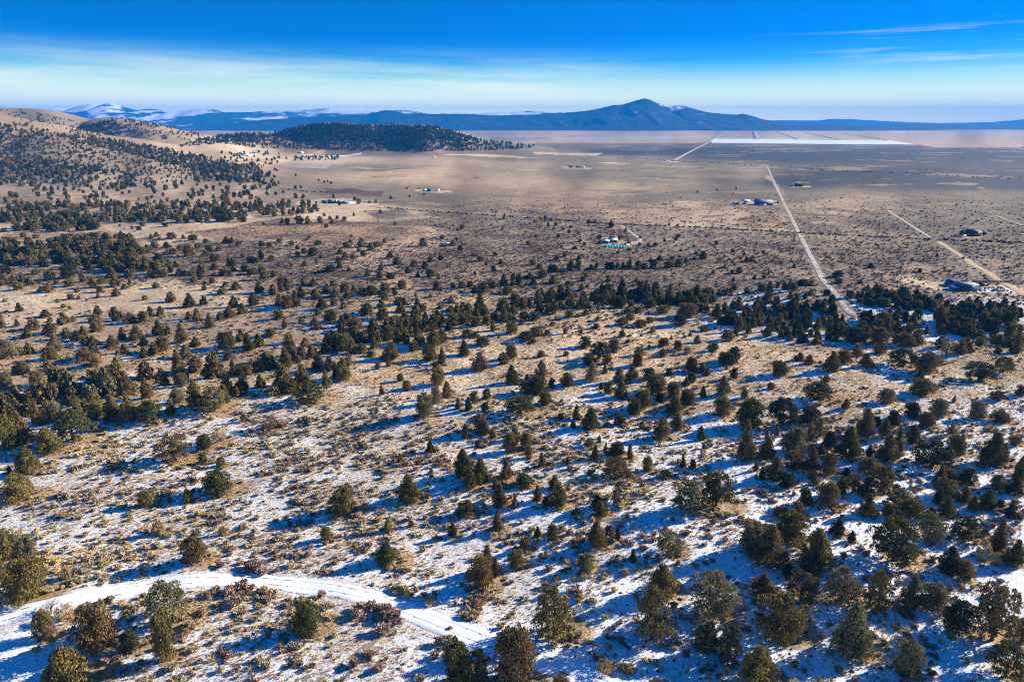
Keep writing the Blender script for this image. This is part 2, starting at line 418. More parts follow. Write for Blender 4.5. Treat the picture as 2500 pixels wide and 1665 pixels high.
# ------------------------------------------------------------------ what stands where: x, foot, width, height, look
# looks: c cone, r round, s wide spreading, o slim, t tall open, b sparse bush;  g dark green, o olive, b brown, y grey green, d near black, n tan
VIEWS = {'A': (0, 1265, 3.92), 'B': (600, 1265, 3.92), 'C': (1200, 1265, 3.92), 'D': (1800, 1265, 3.364),
         'E': (0, 865, 3.92), 'F': (600, 865, 3.92), 'G': (1200, 865, 3.92), 'H': (1800, 865, 3.364),
         'I': (0, 500, 3.92), 'J': (600, 500, 3.92), 'K': (1200, 500, 3.92), 'L': (1800, 500, 3.364), 'M': (600, 230, 3.925), 'O': (1200, 200, 3.925)}
TREES = {
'A': '''60 430 230 320 ro;270 500 260 300 ry;0 620 130 240 rb;230 830 430 400 ro;440 1180 200 280 rb;620 990 190 150 bn;930 1310 400 430 rb;1260 1290 190 200 rd;
1590 1040 430 390 sy;1590 1390 220 440 oo;1860 450 250 270 rb;650 1720 500 470 co;1530 160 120 130 bn;2140 170 80 90 rn;635 590 110 120 bn''',
'B': '''775 225 125 135 ro;1360 145 75 150 oo;1980 190 115 140 cd;1350 465 290 230 cg;590 1140 290 290 rg;2310 540 160 260 cb;2240 700 260 300 rb;2030 1660 310 420 rg;2250 1680 200 370 cd;1580 90 60 70 ro''',
'C': '''60 140 130 170 cb;440 190 75 115 cd;585 220 120 150 rb;310 320 110 140 rb;235 490 190 170 ro;40 560 110 170 cb;1000 300 230 260 cb;1205 215 70 140 od;1130 190 100 120 rb;
1350 430 80 130 cg;900 520 170 160 ry;1690 380 260 240 sy;1620 800 340 330 co;600 1230 480 510 to;1530 1250 430 540 tb;2110 1000 470 430 sy;2040 1330 240 310 sd;2260 1450 230 400 sd;
230 1660 440 510 rb;660 1660 200 130 rb;1080 1500 190 130 bn;1280 1480 130 90 bn;480 390 60 60 bn;1560 1720 260 130 bn''',
'D': '''130 320 260 260 ry;240 430 330 350 cb;430 240 290 270 ro;640 430 290 330 co;815 170 155 165 cd;940 210 75 110 cd;1280 410 400 390 sg;1570 200 240 230 sy;1890 200 290 200 sd;
2130 300 130 290 cb;2000 390 110 200 by;2110 400 100 120 by;2270 410 190 230 cg;1740 480 220 240 cd;1860 530 130 170 rb;200 680 260 220 cb;520 720 280 270 sb;860 750 360 330 ty;
1150 790 250 350 to;1410 760 170 290 cy;1610 790 240 230 ry;1380 820 110 80 rb;340 1080 430 410 so;930 1170 370 430 cy;1390 1330 230 290 ry;160 1400 340 330 co;1800 970 250 270 rd;
2090 1070 380 480 sb;2200 1360 330 310 sg;2330 1030 120 200 rb;1370 1390 90 90 cb;600 470 120 100 rb;420 500 120 110 rd''',
'E': '''230 200 140 130 rb;60 320 120 145 rb;370 315 145 150 rb;465 175 110 130 cb;270 390 65 60 ro;525 385 90 90 rd;640 275 70 90 rb;665 390 110 100 rb;910 115 130 130 rb;1055 220 130 120 ry;
1360 230 70 90 rd;1415 440 140 210 cb;1225 410 200 200 cb;75 495 160 140 rb;220 600 130 130 cy;365 690 110 240 cb;510 650 190 200 ry;750 600 110 160 cb;100 930 210 330 ro;240 880 180 290 cb;
480 970 250 270 co;700 860 320 320 sg;930 630 190 270 co;1090 650 190 260 cb;1240 660 190 290 cb;1430 660 220 210 rg;1640 590 110 160 co;920 740 110 90 ry;1705 480 130 150 ry;1890 540 200 280 co;
2060 570 240 250 so;2150 480 130 190 co;2180 410 150 230 co;1710 215 140 250 cb;1740 320 120 140 ry;1870 170 160 130 rb;2330 400 130 260 cd;2100 850 140 150 bn;1955 920 165 150 rg;
1675 1070 330 270 sb;1950 1060 85 110 ro;2125 1080 90 100 ro;280 1150 230 250 co;170 1430 320 300 co;95 1140 40 80 od;2090 1360 300 230 rg;1800 1430 110 150 co;1400 1470 150 160 ro;2325 650 60 100 rb;950 390 100 90 ro;
820 560 100 140 cb;1010 420 90 120 cd;2260 420 100 110 rb;150 190 70 80 rd''',
'F': '''200 120 150 140 rb;390 140 140 200 co;500 90 80 80 rb;140 330 110 140 co;350 380 230 280 co;540 300 180 200 co;690 160 150 150 cd;800 170 120 150 cd;940 260 170 220 cb;770 320 100 170 cb;
260 410 140 100 ry;600 490 330 190 sg;1260 150 65 80 ro;1370 120 60 80 ro;2240 170 190 170 cb;1815 150 70 80 rd;1840 310 150 170 rb;1925 420 120 160 cb;1825 480 110 160 ry;1480 265 70 80 ro;
1545 360 100 110 rb;1300 395 60 100 co;1715 620 190 230 ry;2030 535 75 120 oo;2130 550 90 140 og;2190 480 100 130 ry;2310 440 90 110 ro;2285 550 80 90 rd;2245 760 130 180 rb;2290 780 120 150 co;
2100 815 100 150 cb;1765 950 100 140 cg;2220 890 60 70 rd;2085 1200 210 280 cg;2240 1250 200 250 co;2140 1310 150 200 cb;1485 1055 70 75 ro;1085 885 60 55 ro;1775 1155 60 75 cy;1865 1080 60 80 bn;
1560 1430 250 270 co;930 1560 280 270 ro;2110 1570 190 150 rb;230 730 160 140 by;560 645 60 50 ro;1650 1060 60 50 rb;460 380 120 150 co;860 230 70 160 cd''',
'G': '''110 105 110 110 rb;200 300 150 190 cg;480 240 140 180 cy;340 290 80 100 cd;330 390 130 140 ro;450 400 200 180 rg;510 500 150 140 ro;570 330 80 100 rd;720 320 130 140 rg;280 600 310 200 sg;
960 270 150 190 cn;1085 190 60 100 ob;1395 115 100 120 rb;1340 250 130 150 cb;1215 280 120 150 cb;1235 430 140 190 co;1120 390 110 130 rb;1050 340 50 70 od;1510 250 110 120 rg;1565 390 210 190 rb;
1610 470 110 100 rd;1440 540 190 190 ro;1360 600 150 170 rg;1740 420 150 150 rb;1860 500 160 160 rb;1750 590 190 190 co;1770 740 150 170 cy;1630 830 200 220 co;1910 180 120 140 rg;2015 180 80 100 ry;
2065 210 65 80 ro;1910 275 90 100 rg;1860 310 70 100 cg;1700 210 70 80 rd;2250 140 190 150 sd;2320 240 90 110 rd;2215 400 150 190 cy;2020 420 80 120 cg;2210 600 180 180 rb;2000 830 80 150 cg;2030 910 50 60 cd;
810 640 100 150 cb;665 630 60 70 rd;940 740 200 220 cg;1220 690 120 110 rg;780 710 60 70 rd;1440 720 60 80 rb;180 950 160 190 rb;230 820 110 120 cy;325 920 110 160 ro;355 1000 80 120 rb;135 1210 120 200 cb;
480 1090 90 150 cb;730 1060 70 90 co;990 1030 100 160 cb;940 890 120 90 by;1090 930 50 90 cn;1030 850 50 80 oo;1190 1000 160 150 rg;1325 1005 80 150 cb;1490 1135 110 150 ro;1175 1210 250 210 sb;1215 1450 180 230 ty;
1660 1200 120 90 bn;1830 1085 70 130 co;1925 1100 60 100 rd;310 1300 170 150 rg;600 1310 150 150 co;640 1480 210 230 cb;80 1480 170 230 co;220 1480 70 140 ob;440 1420 110 160 cb;40 1300 80 110 cb;1040 1560 150 150 cb;
1000 1480 120 130 rb;810 1560 90 90 rd;1900 1560 360 320 sy;2150 1500 330 340 sg;945 1170 60 70 by;60 1568 70 80 cb;10 810 60 100 rb;100 1290 50 80 rb;670 460 40 35 ro;520 1450 80 90 rb''',
'H': '''345 190 155 130 rg;275 295 70 65 ro;60 365 65 80 ro;590 90 80 90 cb;510 65 110 80 cb;770 150 160 170 cb;870 90 130 120 rb;1055 115 120 125 cb;660 400 250 150 sd;1225 415 140 130 ry;1510 350 200 140 ro;
1490 220 90 90 cd;1360 130 250 170 sd;1540 170 180 180 ro;1640 100 90 90 ro;1980 240 250 170 sd;2180 165 170 140 so;2320 345 100 90 rg;2135 380 120 80 bb;890 450 70 90 co;720 235 75 65 ro;1780 395 40 60 co;
1650 520 140 150 ry;1960 540 130 150 ry;2145 570 160 100 rg;1430 530 140 130 rd;1545 610 130 130 rb;370 610 270 240 sd;90 620 220 240 rg;590 580 170 150 rd;60 890 160 330 cb;320 680 50 110 co;240 870 150 180 co;
245 720 60 110 cy;460 830 210 220 ry;670 700 130 170 sy;590 720 100 150 cn;1040 690 180 240 cb;910 890 230 290 co;750 790 120 150 rd;1200 690 110 160 co;1280 600 120 130 rd;1220 900 190 240 co;1310 830 100 220 co;
1440 750 150 170 cg;1755 660 45 110 cy;1600 960 330 250 sd;1790 840 150 170 ro;1845 740 60 90 co;2080 930 230 280 cg;2180 890 100 160 cb;2280 750 100 80 rb;300 1050 170 210 cb;410 1100 150 120 rd;600 1000 150 230 cb;
750 1010 130 190 rb;480 960 180 150 rb;550 1250 120 150 rg;740 1275 190 210 ro;840 1160 120 160 co;940 1150 120 170 sy;1080 1000 200 150 ro;1170 1150 190 230 so;1050 1180 150 170 cg;1290 1250 140 180 sy;
1400 1240 160 140 by;1660 1080 120 170 cb;1750 1070 130 120 rb;1720 1200 200 170 rb;1880 1090 140 150 rg;1860 1230 140 150 cb;1930 1290 110 130 cb;2040 1280 160 170 cg;2130 1130 130 140 ry;2270 1170 150 160 cd;
2320 1050 140 210 co;2240 1350 110 120 cd;2160 1260 60 70 rd;1070 1350 170 200 co;1710 1350 160 180 co;1430 1350 220 150 ro;1250 1350 130 120 rb;1590 1350 100 100 cb;360 1350 130 100 ro;490 1350 130 130 rb;2260 1270 60 80 cb;
1650 1240 100 150 cb;890 1010 70 80 rd;630 1080 60 90 cb;150 960 50 90 cb;200 1030 60 110 cb;690 830 90 90 cb;1080 860 70 120 cd;1140 600 80 90 rd''',
'I': '''20 1190 80 190;85 1480 180 180 ry;190 1450 90 90;280 1440 110 130;265 1280 120 110;330 1200 140 100;490 1240 140 110;485 1130 60 60;530 1410 150 170;480 1490 140 130;610 1150 110 120;700 1120 60 60;640 1290 100 110;
740 1310 120 110;800 1270 110 110;820 1350 110 100;900 1350 120 100;940 1220 130 160;940 1060 80 100;800 1500 130 130;910 1450 120 110;1080 1370 140 120;1180 1300 100 130;1190 1430 90 100;1105 1120 90 140;1160 1090 60 70;
1250 1140 130 110;1310 1300 150 150;1380 1360 90 110;1380 1470 90 110;1380 1130 110 110;1440 1080 90 110;1540 1060 80 90;1480 1440 120 130;1520 1260 130 150;1610 1250 80 100;1560 1410 140 140;1740 1330 130 190;
1870 1370 130 110;1780 1480 140 140;1890 1120 80 130;1810 1100 70 80;2010 1190 110 150;2110 1110 80 90;2200 1090 130 120;2170 1390 170 170;2310 1310 110 120;2180 1490 90 90;2240 990 100 120;2320 1050 90 110;
1815 990 120 140;1955 960 90 90;1640 940 100 110;1390 915 50 50;185 1025 70 90;435 1080 110 80;165 1165 50 70;610 990 50 45;670 1005 40 40;45 930 45 35;680 910 60 60;755 905 35 35;555 935 45 40;940 895 50 50;
1115 880 80 90;965 845 80 70;745 840 60 50;480 845 90 85;405 835 80 60;1195 810 60 60;1495 800 70 60;1240 760 40 50;1955 820 50 60;2125 860 90 80;2260 820 110 90;2160 785 60 50;1860 750 60 70;2035 755 60 60;
180 820 90 80;290 770 110 80;220 750 80 100;60 770 130 110;140 760 80 90;60 680 90 100;475 730 100 100;650 710 120 120;670 785 100 80;795 745 80 100;890 800 70 100;970 760 90 60;1115 790 100 120;1070 700 90 100;
1240 700 90 80;1285 650 90 70;1440 700 90 90;1560 690 90 80;1630 650 60 60;1730 675 110 70;1840 680 80 60;1920 710 60 70;1930 660 100 110;2050 620 80 60;2130 680 80 70;2205 680 50 60;2240 640 60 70;2330 640 50 70;
350 670 90 60;535 760 50 40;1815 500 100 120;1520 560 110 90;1625 590 70 70;1685 605 60 70;1500 620 90 80;1720 450 60 70;1600 415 90 60;1660 475 80 60;1480 420 70 70;1900 415 60 50;2005 445 70 60;2095 445 60 50;
1970 495 80 60;2050 550 80 80;2190 590 60 90;2240 590 80 90;2170 370 80 70;2220 370 60 60;2280 400 60 50;2330 510 50 50;1970 370 55 45;1850 345 85 50;1755 330 50 45;1645 330 100 60;1500 310 60 50;1450 330 50 50;
1525 345 40 35;1010 335 100 50;1065 400 70 60;995 385 60 35;1110 320 50 40;930 310 50 40;820 350 60 70;735 330 60 45;650 330 50 45;485 345 50 35;340 325 55 45;225 315 55 50;265 355 60 45;105 400 70 50;35 265 50 40;
390 365 40 30;1580 215 60 45;1370 210 55 45;1330 245 50 40;1265 235 35 35;1150 210 30 25;1300 440 80 60;1350 480 90 70;1200 420 90 110;1410 470 60 90''',
'J': '''350 180 50 50;400 190 60 60;510 190 80 80;595 190 70 80;715 180 80 70;770 220 55 40;750 115 40 35;805 140 40 35;825 185 60 45;875 140 40 35;945 160 55 45;1035 110 30 40;175 200 50 40;1290 85 45 40;1430 195 45 35;
2070 235 55 50;2030 255 35 35;1010 315 35 30;605 325 35 35;590 340 30 30;1325 360 40 40;1880 330 50 40;1415 340 25 20;155 400 55 50;230 415 60 55;320 370 50 50;445 395 50 50;690 390 70 50;495 430 50 45;965 415 65 60;
1110 410 90 90;1195 440 70 80;1260 405 80 50;1000 365 40 40;1700 400 70 80;1980 395 60 50;2020 340 30 30;2055 440 55 50;150 530 70 100;245 540 90 60;50 560 80 70;110 560 60 60;560 470 50 55;635 500 90 90;500 495 50 50;
720 515 40 40;905 475 70 60;955 515 70 70;1030 525 60 55;1130 495 60 60;1080 455 40 40;1380 515 70 70;1450 580 80 80;1770 550 65 55;1865 535 60 50;2250 545 65 55;2170 495 35 35;2300 580 40 45;885 560 60 60;900 610 60 70;
990 635 50 45;800 650 110 70;565 590 60 55;680 560 35 60;1170 690 60 80;1295 640 65 65;1285 705 70 70;1390 715 80 65;1550 660 60 70;1610 600 70 70;1720 615 80 75;1645 695 50 55;1770 695 80 80;1850 715 40 50;2195 670 35 35;
160 655 80 65;60 670 90 60;275 690 80 65;175 720 70 80;20 640 70 60;440 590 35 40;320 590 35 45;560 770 70 90;650 780 80 80;845 780 70 60;780 840 70 90;130 850 90 130;260 870 90 110;350 840 70 140;395 830 60 130;
530 890 90 110;400 1000 110 130;480 980 110 150;330 970 100 120;75 970 110 130;670 890 110 90;860 890 90 100;945 840 90 100;970 910 70 90;1035 850 70 90;1110 870 90 80;1210 870 110 100;1340 850 100 100;1430 870 50 80;
1500 810 80 90;1830 820 90 90;1870 830 40 40;1985 800 50 60;2070 800 70 70;2150 790 60 60;2280 840 110 110;2190 850 80 80;2330 790 70 80;1330 920 70 90;1300 990 100 90;1460 960 100 80;1525 960 70 80;1485 1040 100 110;
1520 1090 80 80;1640 980 60 90;1680 1030 90 80;1970 940 80 70;1625 880 35 45;1765 890 40 40;2080 1030 90 100;2140 985 40 50;2240 1030 100 130;1960 1030 100 70;1830 1060 70 60;1855 1000 50 40;2280 1070 90 80;
730 1010 100 130;850 970 70 80;940 1000 60 70;1160 1060 120 110;1320 1110 110 120;810 1120 120 110;700 1060 60 70;660 1160 90 90;700 1200 80 70;310 1100 100 90;375 1190 60 110;540 1130 60 50;970 1130 90 90;925 1180 110 120;
1050 1210 140 130;1215 1170 80 90;1040 1280 110 120;920 1240 90 100;235 1270 120 90 rb;130 1360 130 120;30 1410 130 180;410 1340 100 100;430 1460 130 160;570 1370 110 100;785 1340 100 120;640 1460 110 130;
380 1550 130 170;200 1560 150 130;940 1410 200 170 ro;1230 1390 100 130;1440 1200 130 130 ro;1500 1250 140 160 ro;1460 1330 120 140;1370 1310 120 140;1290 1300 100 110;1530 1340 100 130;1620 1240 120 110;1660 1350 150 160;
1800 1370 150 150 ro;1880 1330 140 140 cb;1020 1430 110 150;1110 1430 110 100;1390 1500 200 180 cb;1200 1460 100 60 ry;1610 1410 100 100;980 1550 90 140;1770 1500 150 150;1880 1530 100 160;2090 1460 140 160 cg;
2270 1360 150 90 sb;2130 1280 140 90;2200 1280 100 70;1980 1170 130 130;2080 1150 130 110;2200 1170 110 100;1950 1210 110 80;2300 1150 90 90''',
'K': '''40 490 50 40;90 570 50 50;350 385 50 40;400 580 60 55;20 640 50 60;620 540 60 60;700 500 45 40;795 430 55 40;840 530 55 50;460 620 70 60;485 700 100 80;570 640 70 70;610 650 60 80;760 620 80 90;830 630 60 100;
955 630 80 60;1005 610 50 60;1120 620 80 70;1160 620 60 80;1210 600 50 50;1260 610 60 60;1320 620 70 110;1395 600 60 70;1460 610 80 50;1545 610 70 90;1605 535 60 55;1700 610 90 70;1790 590 90 75;1860 555 50 50;
2020 520 75 75;1730 530 45 40;120 780 90 120;205 780 60 70;260 770 70 110;20 800 60 80;155 860 90 80;400 770 80 70;590 760 95 85;360 710 90 60;210 720 60 70;335 780 35 40;875 730 50 50;905 700 40 50;740 775 70 40;
860 825 60 70;920 790 40 30;1115 740 60 65;1380 740 35 40;1405 770 40 40;1470 830 75 65;1485 750 30 30;580 865 70 75;490 890 60 75;205 900 65 65;1940 820 40 40;2040 940 50 90;2180 870 60 60;2250 870 50 80;2290 850 50 60;
2320 820 60 60;1210 470 35 35;1560 405 55 45;1310 385 45 45;1415 390 35 30;1140 225 80 70;930 180 55 40;990 180 35 35;510 130 30 25;745 275 35 35;1040 375 50 40;1030 330 50 40;1150 345 70 40;1220 340 40 50;1245 320 35 35;
2120 660 40 45;2230 610 35 40;2300 660 40 40;2315 735 35 45;1700 200 30 30;1780 210 30 25;2310 460 40 40;30 1120 90 90;120 1130 110 140;200 1060 100 100;180 1120 110 90;320 1110 90 90;415 1110 110 90;460 1050 100 130 cg;
540 1040 80 110;600 1050 70 130;660 1000 90 90;750 990 100 90;510 950 60 60;860 1000 80 130;800 890 50 40;1030 990 150 130 sd;1215 1000 120 120 rd;930 1000 70 80;1020 1025 40 90;1335 980 70 70;900 1060 70 70;740 1080 80 70;
820 1010 70 80;1520 990 130 90;1720 970 110 80;1640 1050 120 90;1680 1000 80 60;1870 1090 190 140 rb;1840 960 100 80;1920 970 70 80;2000 1030 100 90;2150 1100 120 150;2230 1050 90 120;2060 1040 70 80;2310 1000 80 80;
2280 1160 150 140 rd;2200 1150 100 80;1800 1160 130 110 rd;15 1210 70 110;190 1240 120 130;285 1150 60 60;575 1165 55 50;535 1255 60 60;705 1240 50 70;860 1235 40 45;1010 1115 55 50;1000 1190 80 55;1260 1160 110 60 sb;
1430 1175 110 60 sb;1330 1100 90 60;1290 1050 90 60;1510 1130 70 60;1410 1040 100 60;1250 1270 80 80;1540 1230 55 60;1300 1325 55 40;2030 1220 90 60;2260 1310 130 110;2330 1260 60 80;330 1320 170 100 sd;430 1270 130 100 ry;
400 1330 80 50;70 1280 35 50;1640 1360 110 90 rb;1780 1400 90 100 rb;1970 1330 100 80;2120 1415 110 90 rg;1900 1260 40 50;1720 1290 35 45;1845 1275 40 30;1880 1430 90 70 bn;1640 1460 90 80 sb;1415 1450 110 90 rb;1395 1545 100 110 cb;
1170 1415 130 130 rb;890 1380 130 120 rg;1030 1490 200 170 sd;940 1540 160 100 rd;1100 1530 100 100 rb;470 1465 80 70 ro;715 1450 60 50;185 1490 130 140 ro;115 1530 110 120 co;1510 1370 40 30;2310 1520 140 150 rd;2220 1500 110 90 rd;1910 1560 120 90 rg''',
'L': '''80 730 60 60;200 720 70 70;270 700 60 70;265 760 80 90;325 690 40 60;385 700 60 70;430 700 60 80;470 710 60 70;435 775 60 70;490 790 50 60;510 670 50 50;550 670 60 60;605 670 50 50;560 775 40 60;600 750 50 60;655 845 65 65;
735 750 60 55;775 815 80 80;815 600 90 60;830 650 70 50;1095 520 55 45;120 470 60 55;75 465 40 40;215 400 35 30;360 490 30 30;465 520 40 35;140 615 40 45;255 565 25 30;220 610 35 35;15 570 50 60;1010 650 40 40;1070 700 40 45;
1035 715 30 30;1495 555 35 35;1855 448 22 22;1905 436 20 18;1640 425 22 30;1470 413 22 18;1155 340 18 18;2100 378 18 16;2195 456 18 18;1045 965 110 95;1315 1060 100 110;1410 1060 90 90;1750 1010 140 100;1820 1000 100 80;
960 1140 200 130 rd;1160 1160 150 150 rb;1000 1080 120 100;1190 1000 110 120;1230 1060 100 130;980 1255 110 110 cb;1160 1230 110 80 rb;1380 1170 150 110 ro;1470 1160 90 110 cb;1720 1230 150 130 by;1830 1230 100 130 cb;1480 1100 70 80''',
'M': '''130 765 40 40;215 780 30 30;275 805 30 30;315 865 28 35;260 885 28 28;290 885 22 22;480 790 25 25;700 835 22 22;755 850 28 25;785 845 25 22;818 865 38 30;475 910 38 35;530 905 32 32;205 970 45 45;480 1000 50 48;
550 1000 55 45;840 1000 38 45;1045 1025 42 42;1085 1055 48 50;1185 1048 28 32;1250 1043 35 35;1390 1008 38 38;900 1070 28 28;675 1057 26 30;860 1050 26 40;1545 912 24 24;1710 967 24 20;1660 908 20 16;280 730 40 25;300 740 25 22''',
'O': '''1973 1065 22 25;2160 1040 16 14;1708 1000 14 14;1680 1068 12 14;1808 1120 16 16;2343 1032 20 20;2316 1076 12 18;515 1307 28 26;840 1310 24 24;735 1340 22 20;670 1216 16 14;40 1258 26 18;125 1280 22 18;905 1244 14 14;1585 1320 14 14''',
}
# stands whose trees are packed or far away: outline, count, width in pixels, height in pixels, looks
STANDS = [
 ([(255, 291), (300, 289), (330, 293), (400, 307), (500, 331), (495, 335), (400, 313), (300, 296)], 60, 4, 4, 'rc'),
 ([(160, 324), (225, 304), (255, 294), (290, 302), (300, 330), (230, 336)], 150, 4, 3.8, 'rc'),
 ([(545, 928), (700, 880), (860, 845), (1000, 796), (1100, 782), (1250, 752), (1380, 728), (1550, 728), (1740, 735), (1740, 758), (1540, 748), (1380, 744), (1230, 768), (1080, 804), (870, 854), (740, 884), (560, 932)], 80, 28, 36, 'ccr'),
 ([(0, 1000), (100, 955), (200, 950), (300, 935), (420, 922), (540, 895), (560, 925), (420, 955), (220, 996), (60, 1050), (0, 1062)], 26, 40, 50, 'ccr'),
 ([(0, 270), (60, 270), (130, 286), (225, 302), (300, 325), (200, 328), (60, 300)], 110, 3.6, 3.4, 'rc'),
 ([(0, 604), (330, 590), (350, 640), (410, 672), (270, 664), (0, 650)], 105, 20, 25, 'ccrr'),
 ([(2062, 732), (2100, 722), (2160, 716), (2250, 724), (2300, 742), (2420, 748), (2500, 756), (2500, 776), (2365, 780), (2275, 762), (2155, 754), (2082, 746)], 80, 20, 21, 'ccr'),
 ([(1800, 748), (1830, 740), (1890, 740), (1920, 752), (2010, 755), (2052, 770), (2058, 800), (2052, 835), (2008, 846), (1920, 842), (1830, 828), (1800, 820)], 74, 23, 29, 'ccc'),
 ([(2060, 782), (2190, 770), (2300, 780), (2500, 782), (2500, 872), (2395, 868), (2246, 850), (2186, 842), (2068, 856)], 62, 26, 29, 'ccr'),
 ([(0, 503), (640, 500), (640, 521), (0, 522)], 105, 15, 15, 'rc'),
 ([(0, 528), (600, 526), (600, 544), (0, 548)], 130, 15.5, 17, 'rc'),
 ([(40, 548), (240, 548), (240, 566), (40, 568)], 34, 18, 18, 'rc'),
 ([(620, 500), (780, 502), (785, 520), (700, 530), (622, 532)], 36, 13, 13, 'rc'),
 ([(0, 470), (640, 430), (700, 470), (620, 495), (0, 500)], 120, 10, 10, 'r'),
 ([(0, 310), (60, 318), (130, 330), (200, 338), (300, 352), (430, 374), (520, 394), (640, 430), (560, 442), (400, 448), (250, 456), (0, 450)], 1250, 5.2, 5.0, 'rc'),
 ([(128, 326), (300, 346), (430, 368), (560, 396), (610, 420), (480, 420), (330, 380), (180, 348)], 470, 5.6, 5.8, 'rc'),
 ([(470, 408), (620, 408), (660, 430), (640, 450), (500, 440)], 110, 9, 10, 'rc'),
 ([(0, 395), (160, 400), (330, 430), (340, 462), (100, 470), (0, 455)], 130, 10, 10, 'rc'),
 ([(480, 342), (600, 328), (700, 318), (770, 302), (900, 308), (1050, 308), (1180, 343), (1322, 360), (1250, 367), (1000, 371), (850, 368), (700, 366), (600, 360)], 1750, 5.0, 4.6, 'rc'),
 ([(640, 335), (720, 313), (770, 303), (900, 308), (1000, 308), (1060, 309), (1180, 344), (1050, 345), (850, 345), (700, 345)], 1000, 5.0, 4.6, 'rc'),
 ([(560, 330), (620, 327), (650, 340), (560, 350), (440, 360), (480, 342)], 130, 5.5, 5, 'rc'),
 ([(240, 293), (310, 291), (400, 309), (500, 334), (450, 346), (330, 330), (300, 310)], 90, 4.5, 4.5, 'rc'),
 ([(0, 288), (60, 304), (130, 324), (60, 350), (0, 350)], 60, 6.5, 6, 'rc'),
 ([(720, 384), (830, 383), (826, 392), (720, 393)], 45, 5, 5, 'rc'),
 ([(540, 375), (700, 372), (700, 395), (620, 420), (560, 400)], 60, 6, 6, 'rc'),
 ([(700, 430), (1000, 470), (1400, 620), (1700, 660), (1900, 640), (1700, 580), (1200, 520)], 55, 8, 7, 'rc'),
]

# ------------------------------------------------------------------ resolve the trees on the ground
def edge_at(px):
    return np.interp(px, [p[0] for p in edge_px], [p[1] for p in edge_px])


raw = []                                     # px, py(foot), w, h, look
for key, txt in TREES.items():
    ox, oy, sc = VIEWS[key]
    for it in txt.replace('\n', '').split(';'):
        f = it.split()
        if len(f) < 4:
            continue
        raw.append([ox + float(f[0]) / sc, oy + float(f[1]) / sc, float(f[2]) / sc, float(f[3]) / sc, f[4] if len(f) > 4 else ''])
r0 = random.Random(3)
n_listed = len(raw)
for poly, cnt, w, h, forms in STANDS:
    xs = [p[0] for p in poly]; ys = [p[1] for p in poly]
    got, tries = [], 0
    while len(got) < cnt and tries < cnt * 60:
        tries += 1
        x = r0.uniform(min(xs), max(xs)); y = r0.uniform(min(ys), max(ys))
        if not in_poly(np.array([x]), np.array([y]), poly)[0]:
            continue
        k = 0.42 if tries < cnt * 30 else 0.2
        if any(abs(x - g[0]) < w * k and abs(y - g[1]) < h * k * 0.6 for g in got):
            continue
        got.append((x, y))
        s = r0.uniform(0.72, 1.25)
        raw.append([x, y, w * s * r0.uniform(0.85, 1.15), h * s * r0.uniform(0.85, 1.2), r0.choice(forms)])

for r in raw:                                # fill in looks that the list leaves open
    px, py = r[0], r[1]
    if len(r[4]) < 2:
        form = r[4] or r0.choice('rrc' if r[2] >= r[3] * 0.95 else 'cccr')
        if py < 400 and px > 430: cc = 'dddg'
        elif py < 480: cc = 'ddgb'
        elif py > 850: cc = 'obbogy'
        elif py > 690: cc = 'obbgo' if px < 1200 else ('dobg' if px > 1900 else 'gboo')
        else: cc = 'bgobd' if px < 1200 else 'dogb'
        r[4] = form + r0.choice(cc)

A = np.array([[r[0], r[1], r[2], r[3]] for r in raw])
dxr, dyr, dzr = ray(A[:, 0], A[:, 1])
dep = np.arctan2(-dzr, np.hypot(dxr, dyr))
# the lowest visible pixel of a crown lies in front of its stem
foot_py = A[:, 1] - 0.28 * A[:, 2] * np.sin(np.maximum(dep, 0)) - 0.02 * A[:, 3]
tx, ty, tz = hit(A[:, 0], foot_py)
_, _, tzc = project(tx, ty, tz)
A[:, 2] *= np.where((A[:, 1] < 800) & (A[:, 1] > 560), 1.12, 1.0)
tw = A[:, 2] * tzc / FPX
th = np.maximum((A[:, 3] * tzc / FPX - 0.34 * tw * np.sin(dep)) / np.cos(dep), 0.55 * tw)
th = np.clip(th, 0.7, 12.0)
ok = ty < 3200
area = A[:, 2] * A[:, 3]
area[n_listed:] = np.minimum(area[n_listed:], 1)      # the packed stands are never singled out
pick = np.argsort(-np.where(ok, area, 0))[:300]
single = np.zeros(len(raw), bool)
single[pick] = True

# ------------------------------------------------------------------ roads and ground regions (pixels of the photograph -> ground)
TRACK = [(-140, 1560), (-60, 1532), (0, 1511), (130, 1476), (260, 1448), (400, 1425), (540, 1415), (640, 1419), (780, 1432), (900, 1455), (1000, 1490), (1100, 1533), (1200, 1570), (1300, 1603), (1420, 1650), (1520, 1700), (1600, 1750)]
WASH = [(978, 1508), (970, 1526), (935, 1552), (905, 1570), (880, 1590), (845, 1612), (818, 1630), (790, 1648), (740, 1668), (690, 1700)]
ROAD = [(2092, 772), (2070, 766), (2060, 750), (2044, 724), (2012, 688), (2004, 678), (1988, 642), (1960, 590), (1935, 540), (1920, 510), (1897, 463), (1877, 415), (1871, 405)]
FAR_ROAD = [(1644, 393), (1680, 373), (1725, 350.5), (1748, 337), (1768, 326)]
DIRT_A = [(2166, 514.5), (2200, 536), (2234, 558), (2273, 582)]
DIRT_B = [(2288, 590), (2310, 602), (2350, 630), (2390, 655), (2433, 682), (2500, 722)]
DIRT_C = [(2430, 527), (2468, 541), (2510, 555)]
DRIVE = [(1514, 551), (1535, 565), (1550, 576), (1567, 588), (1548, 592), (1528, 597)]
HILL_ROAD = [(-40, 424), (0, 429), (76, 436), (153, 446), (216, 455)]
SOUTH_ROAD = [(1840, 321.5), (1844, 330), (1848, 339)]
W_TRACK, W_WASH, W_ROAD = dense_line(TRACK, 0.8), dense_line(WASH, 0.6), dense_line(ROAD, 3.0)
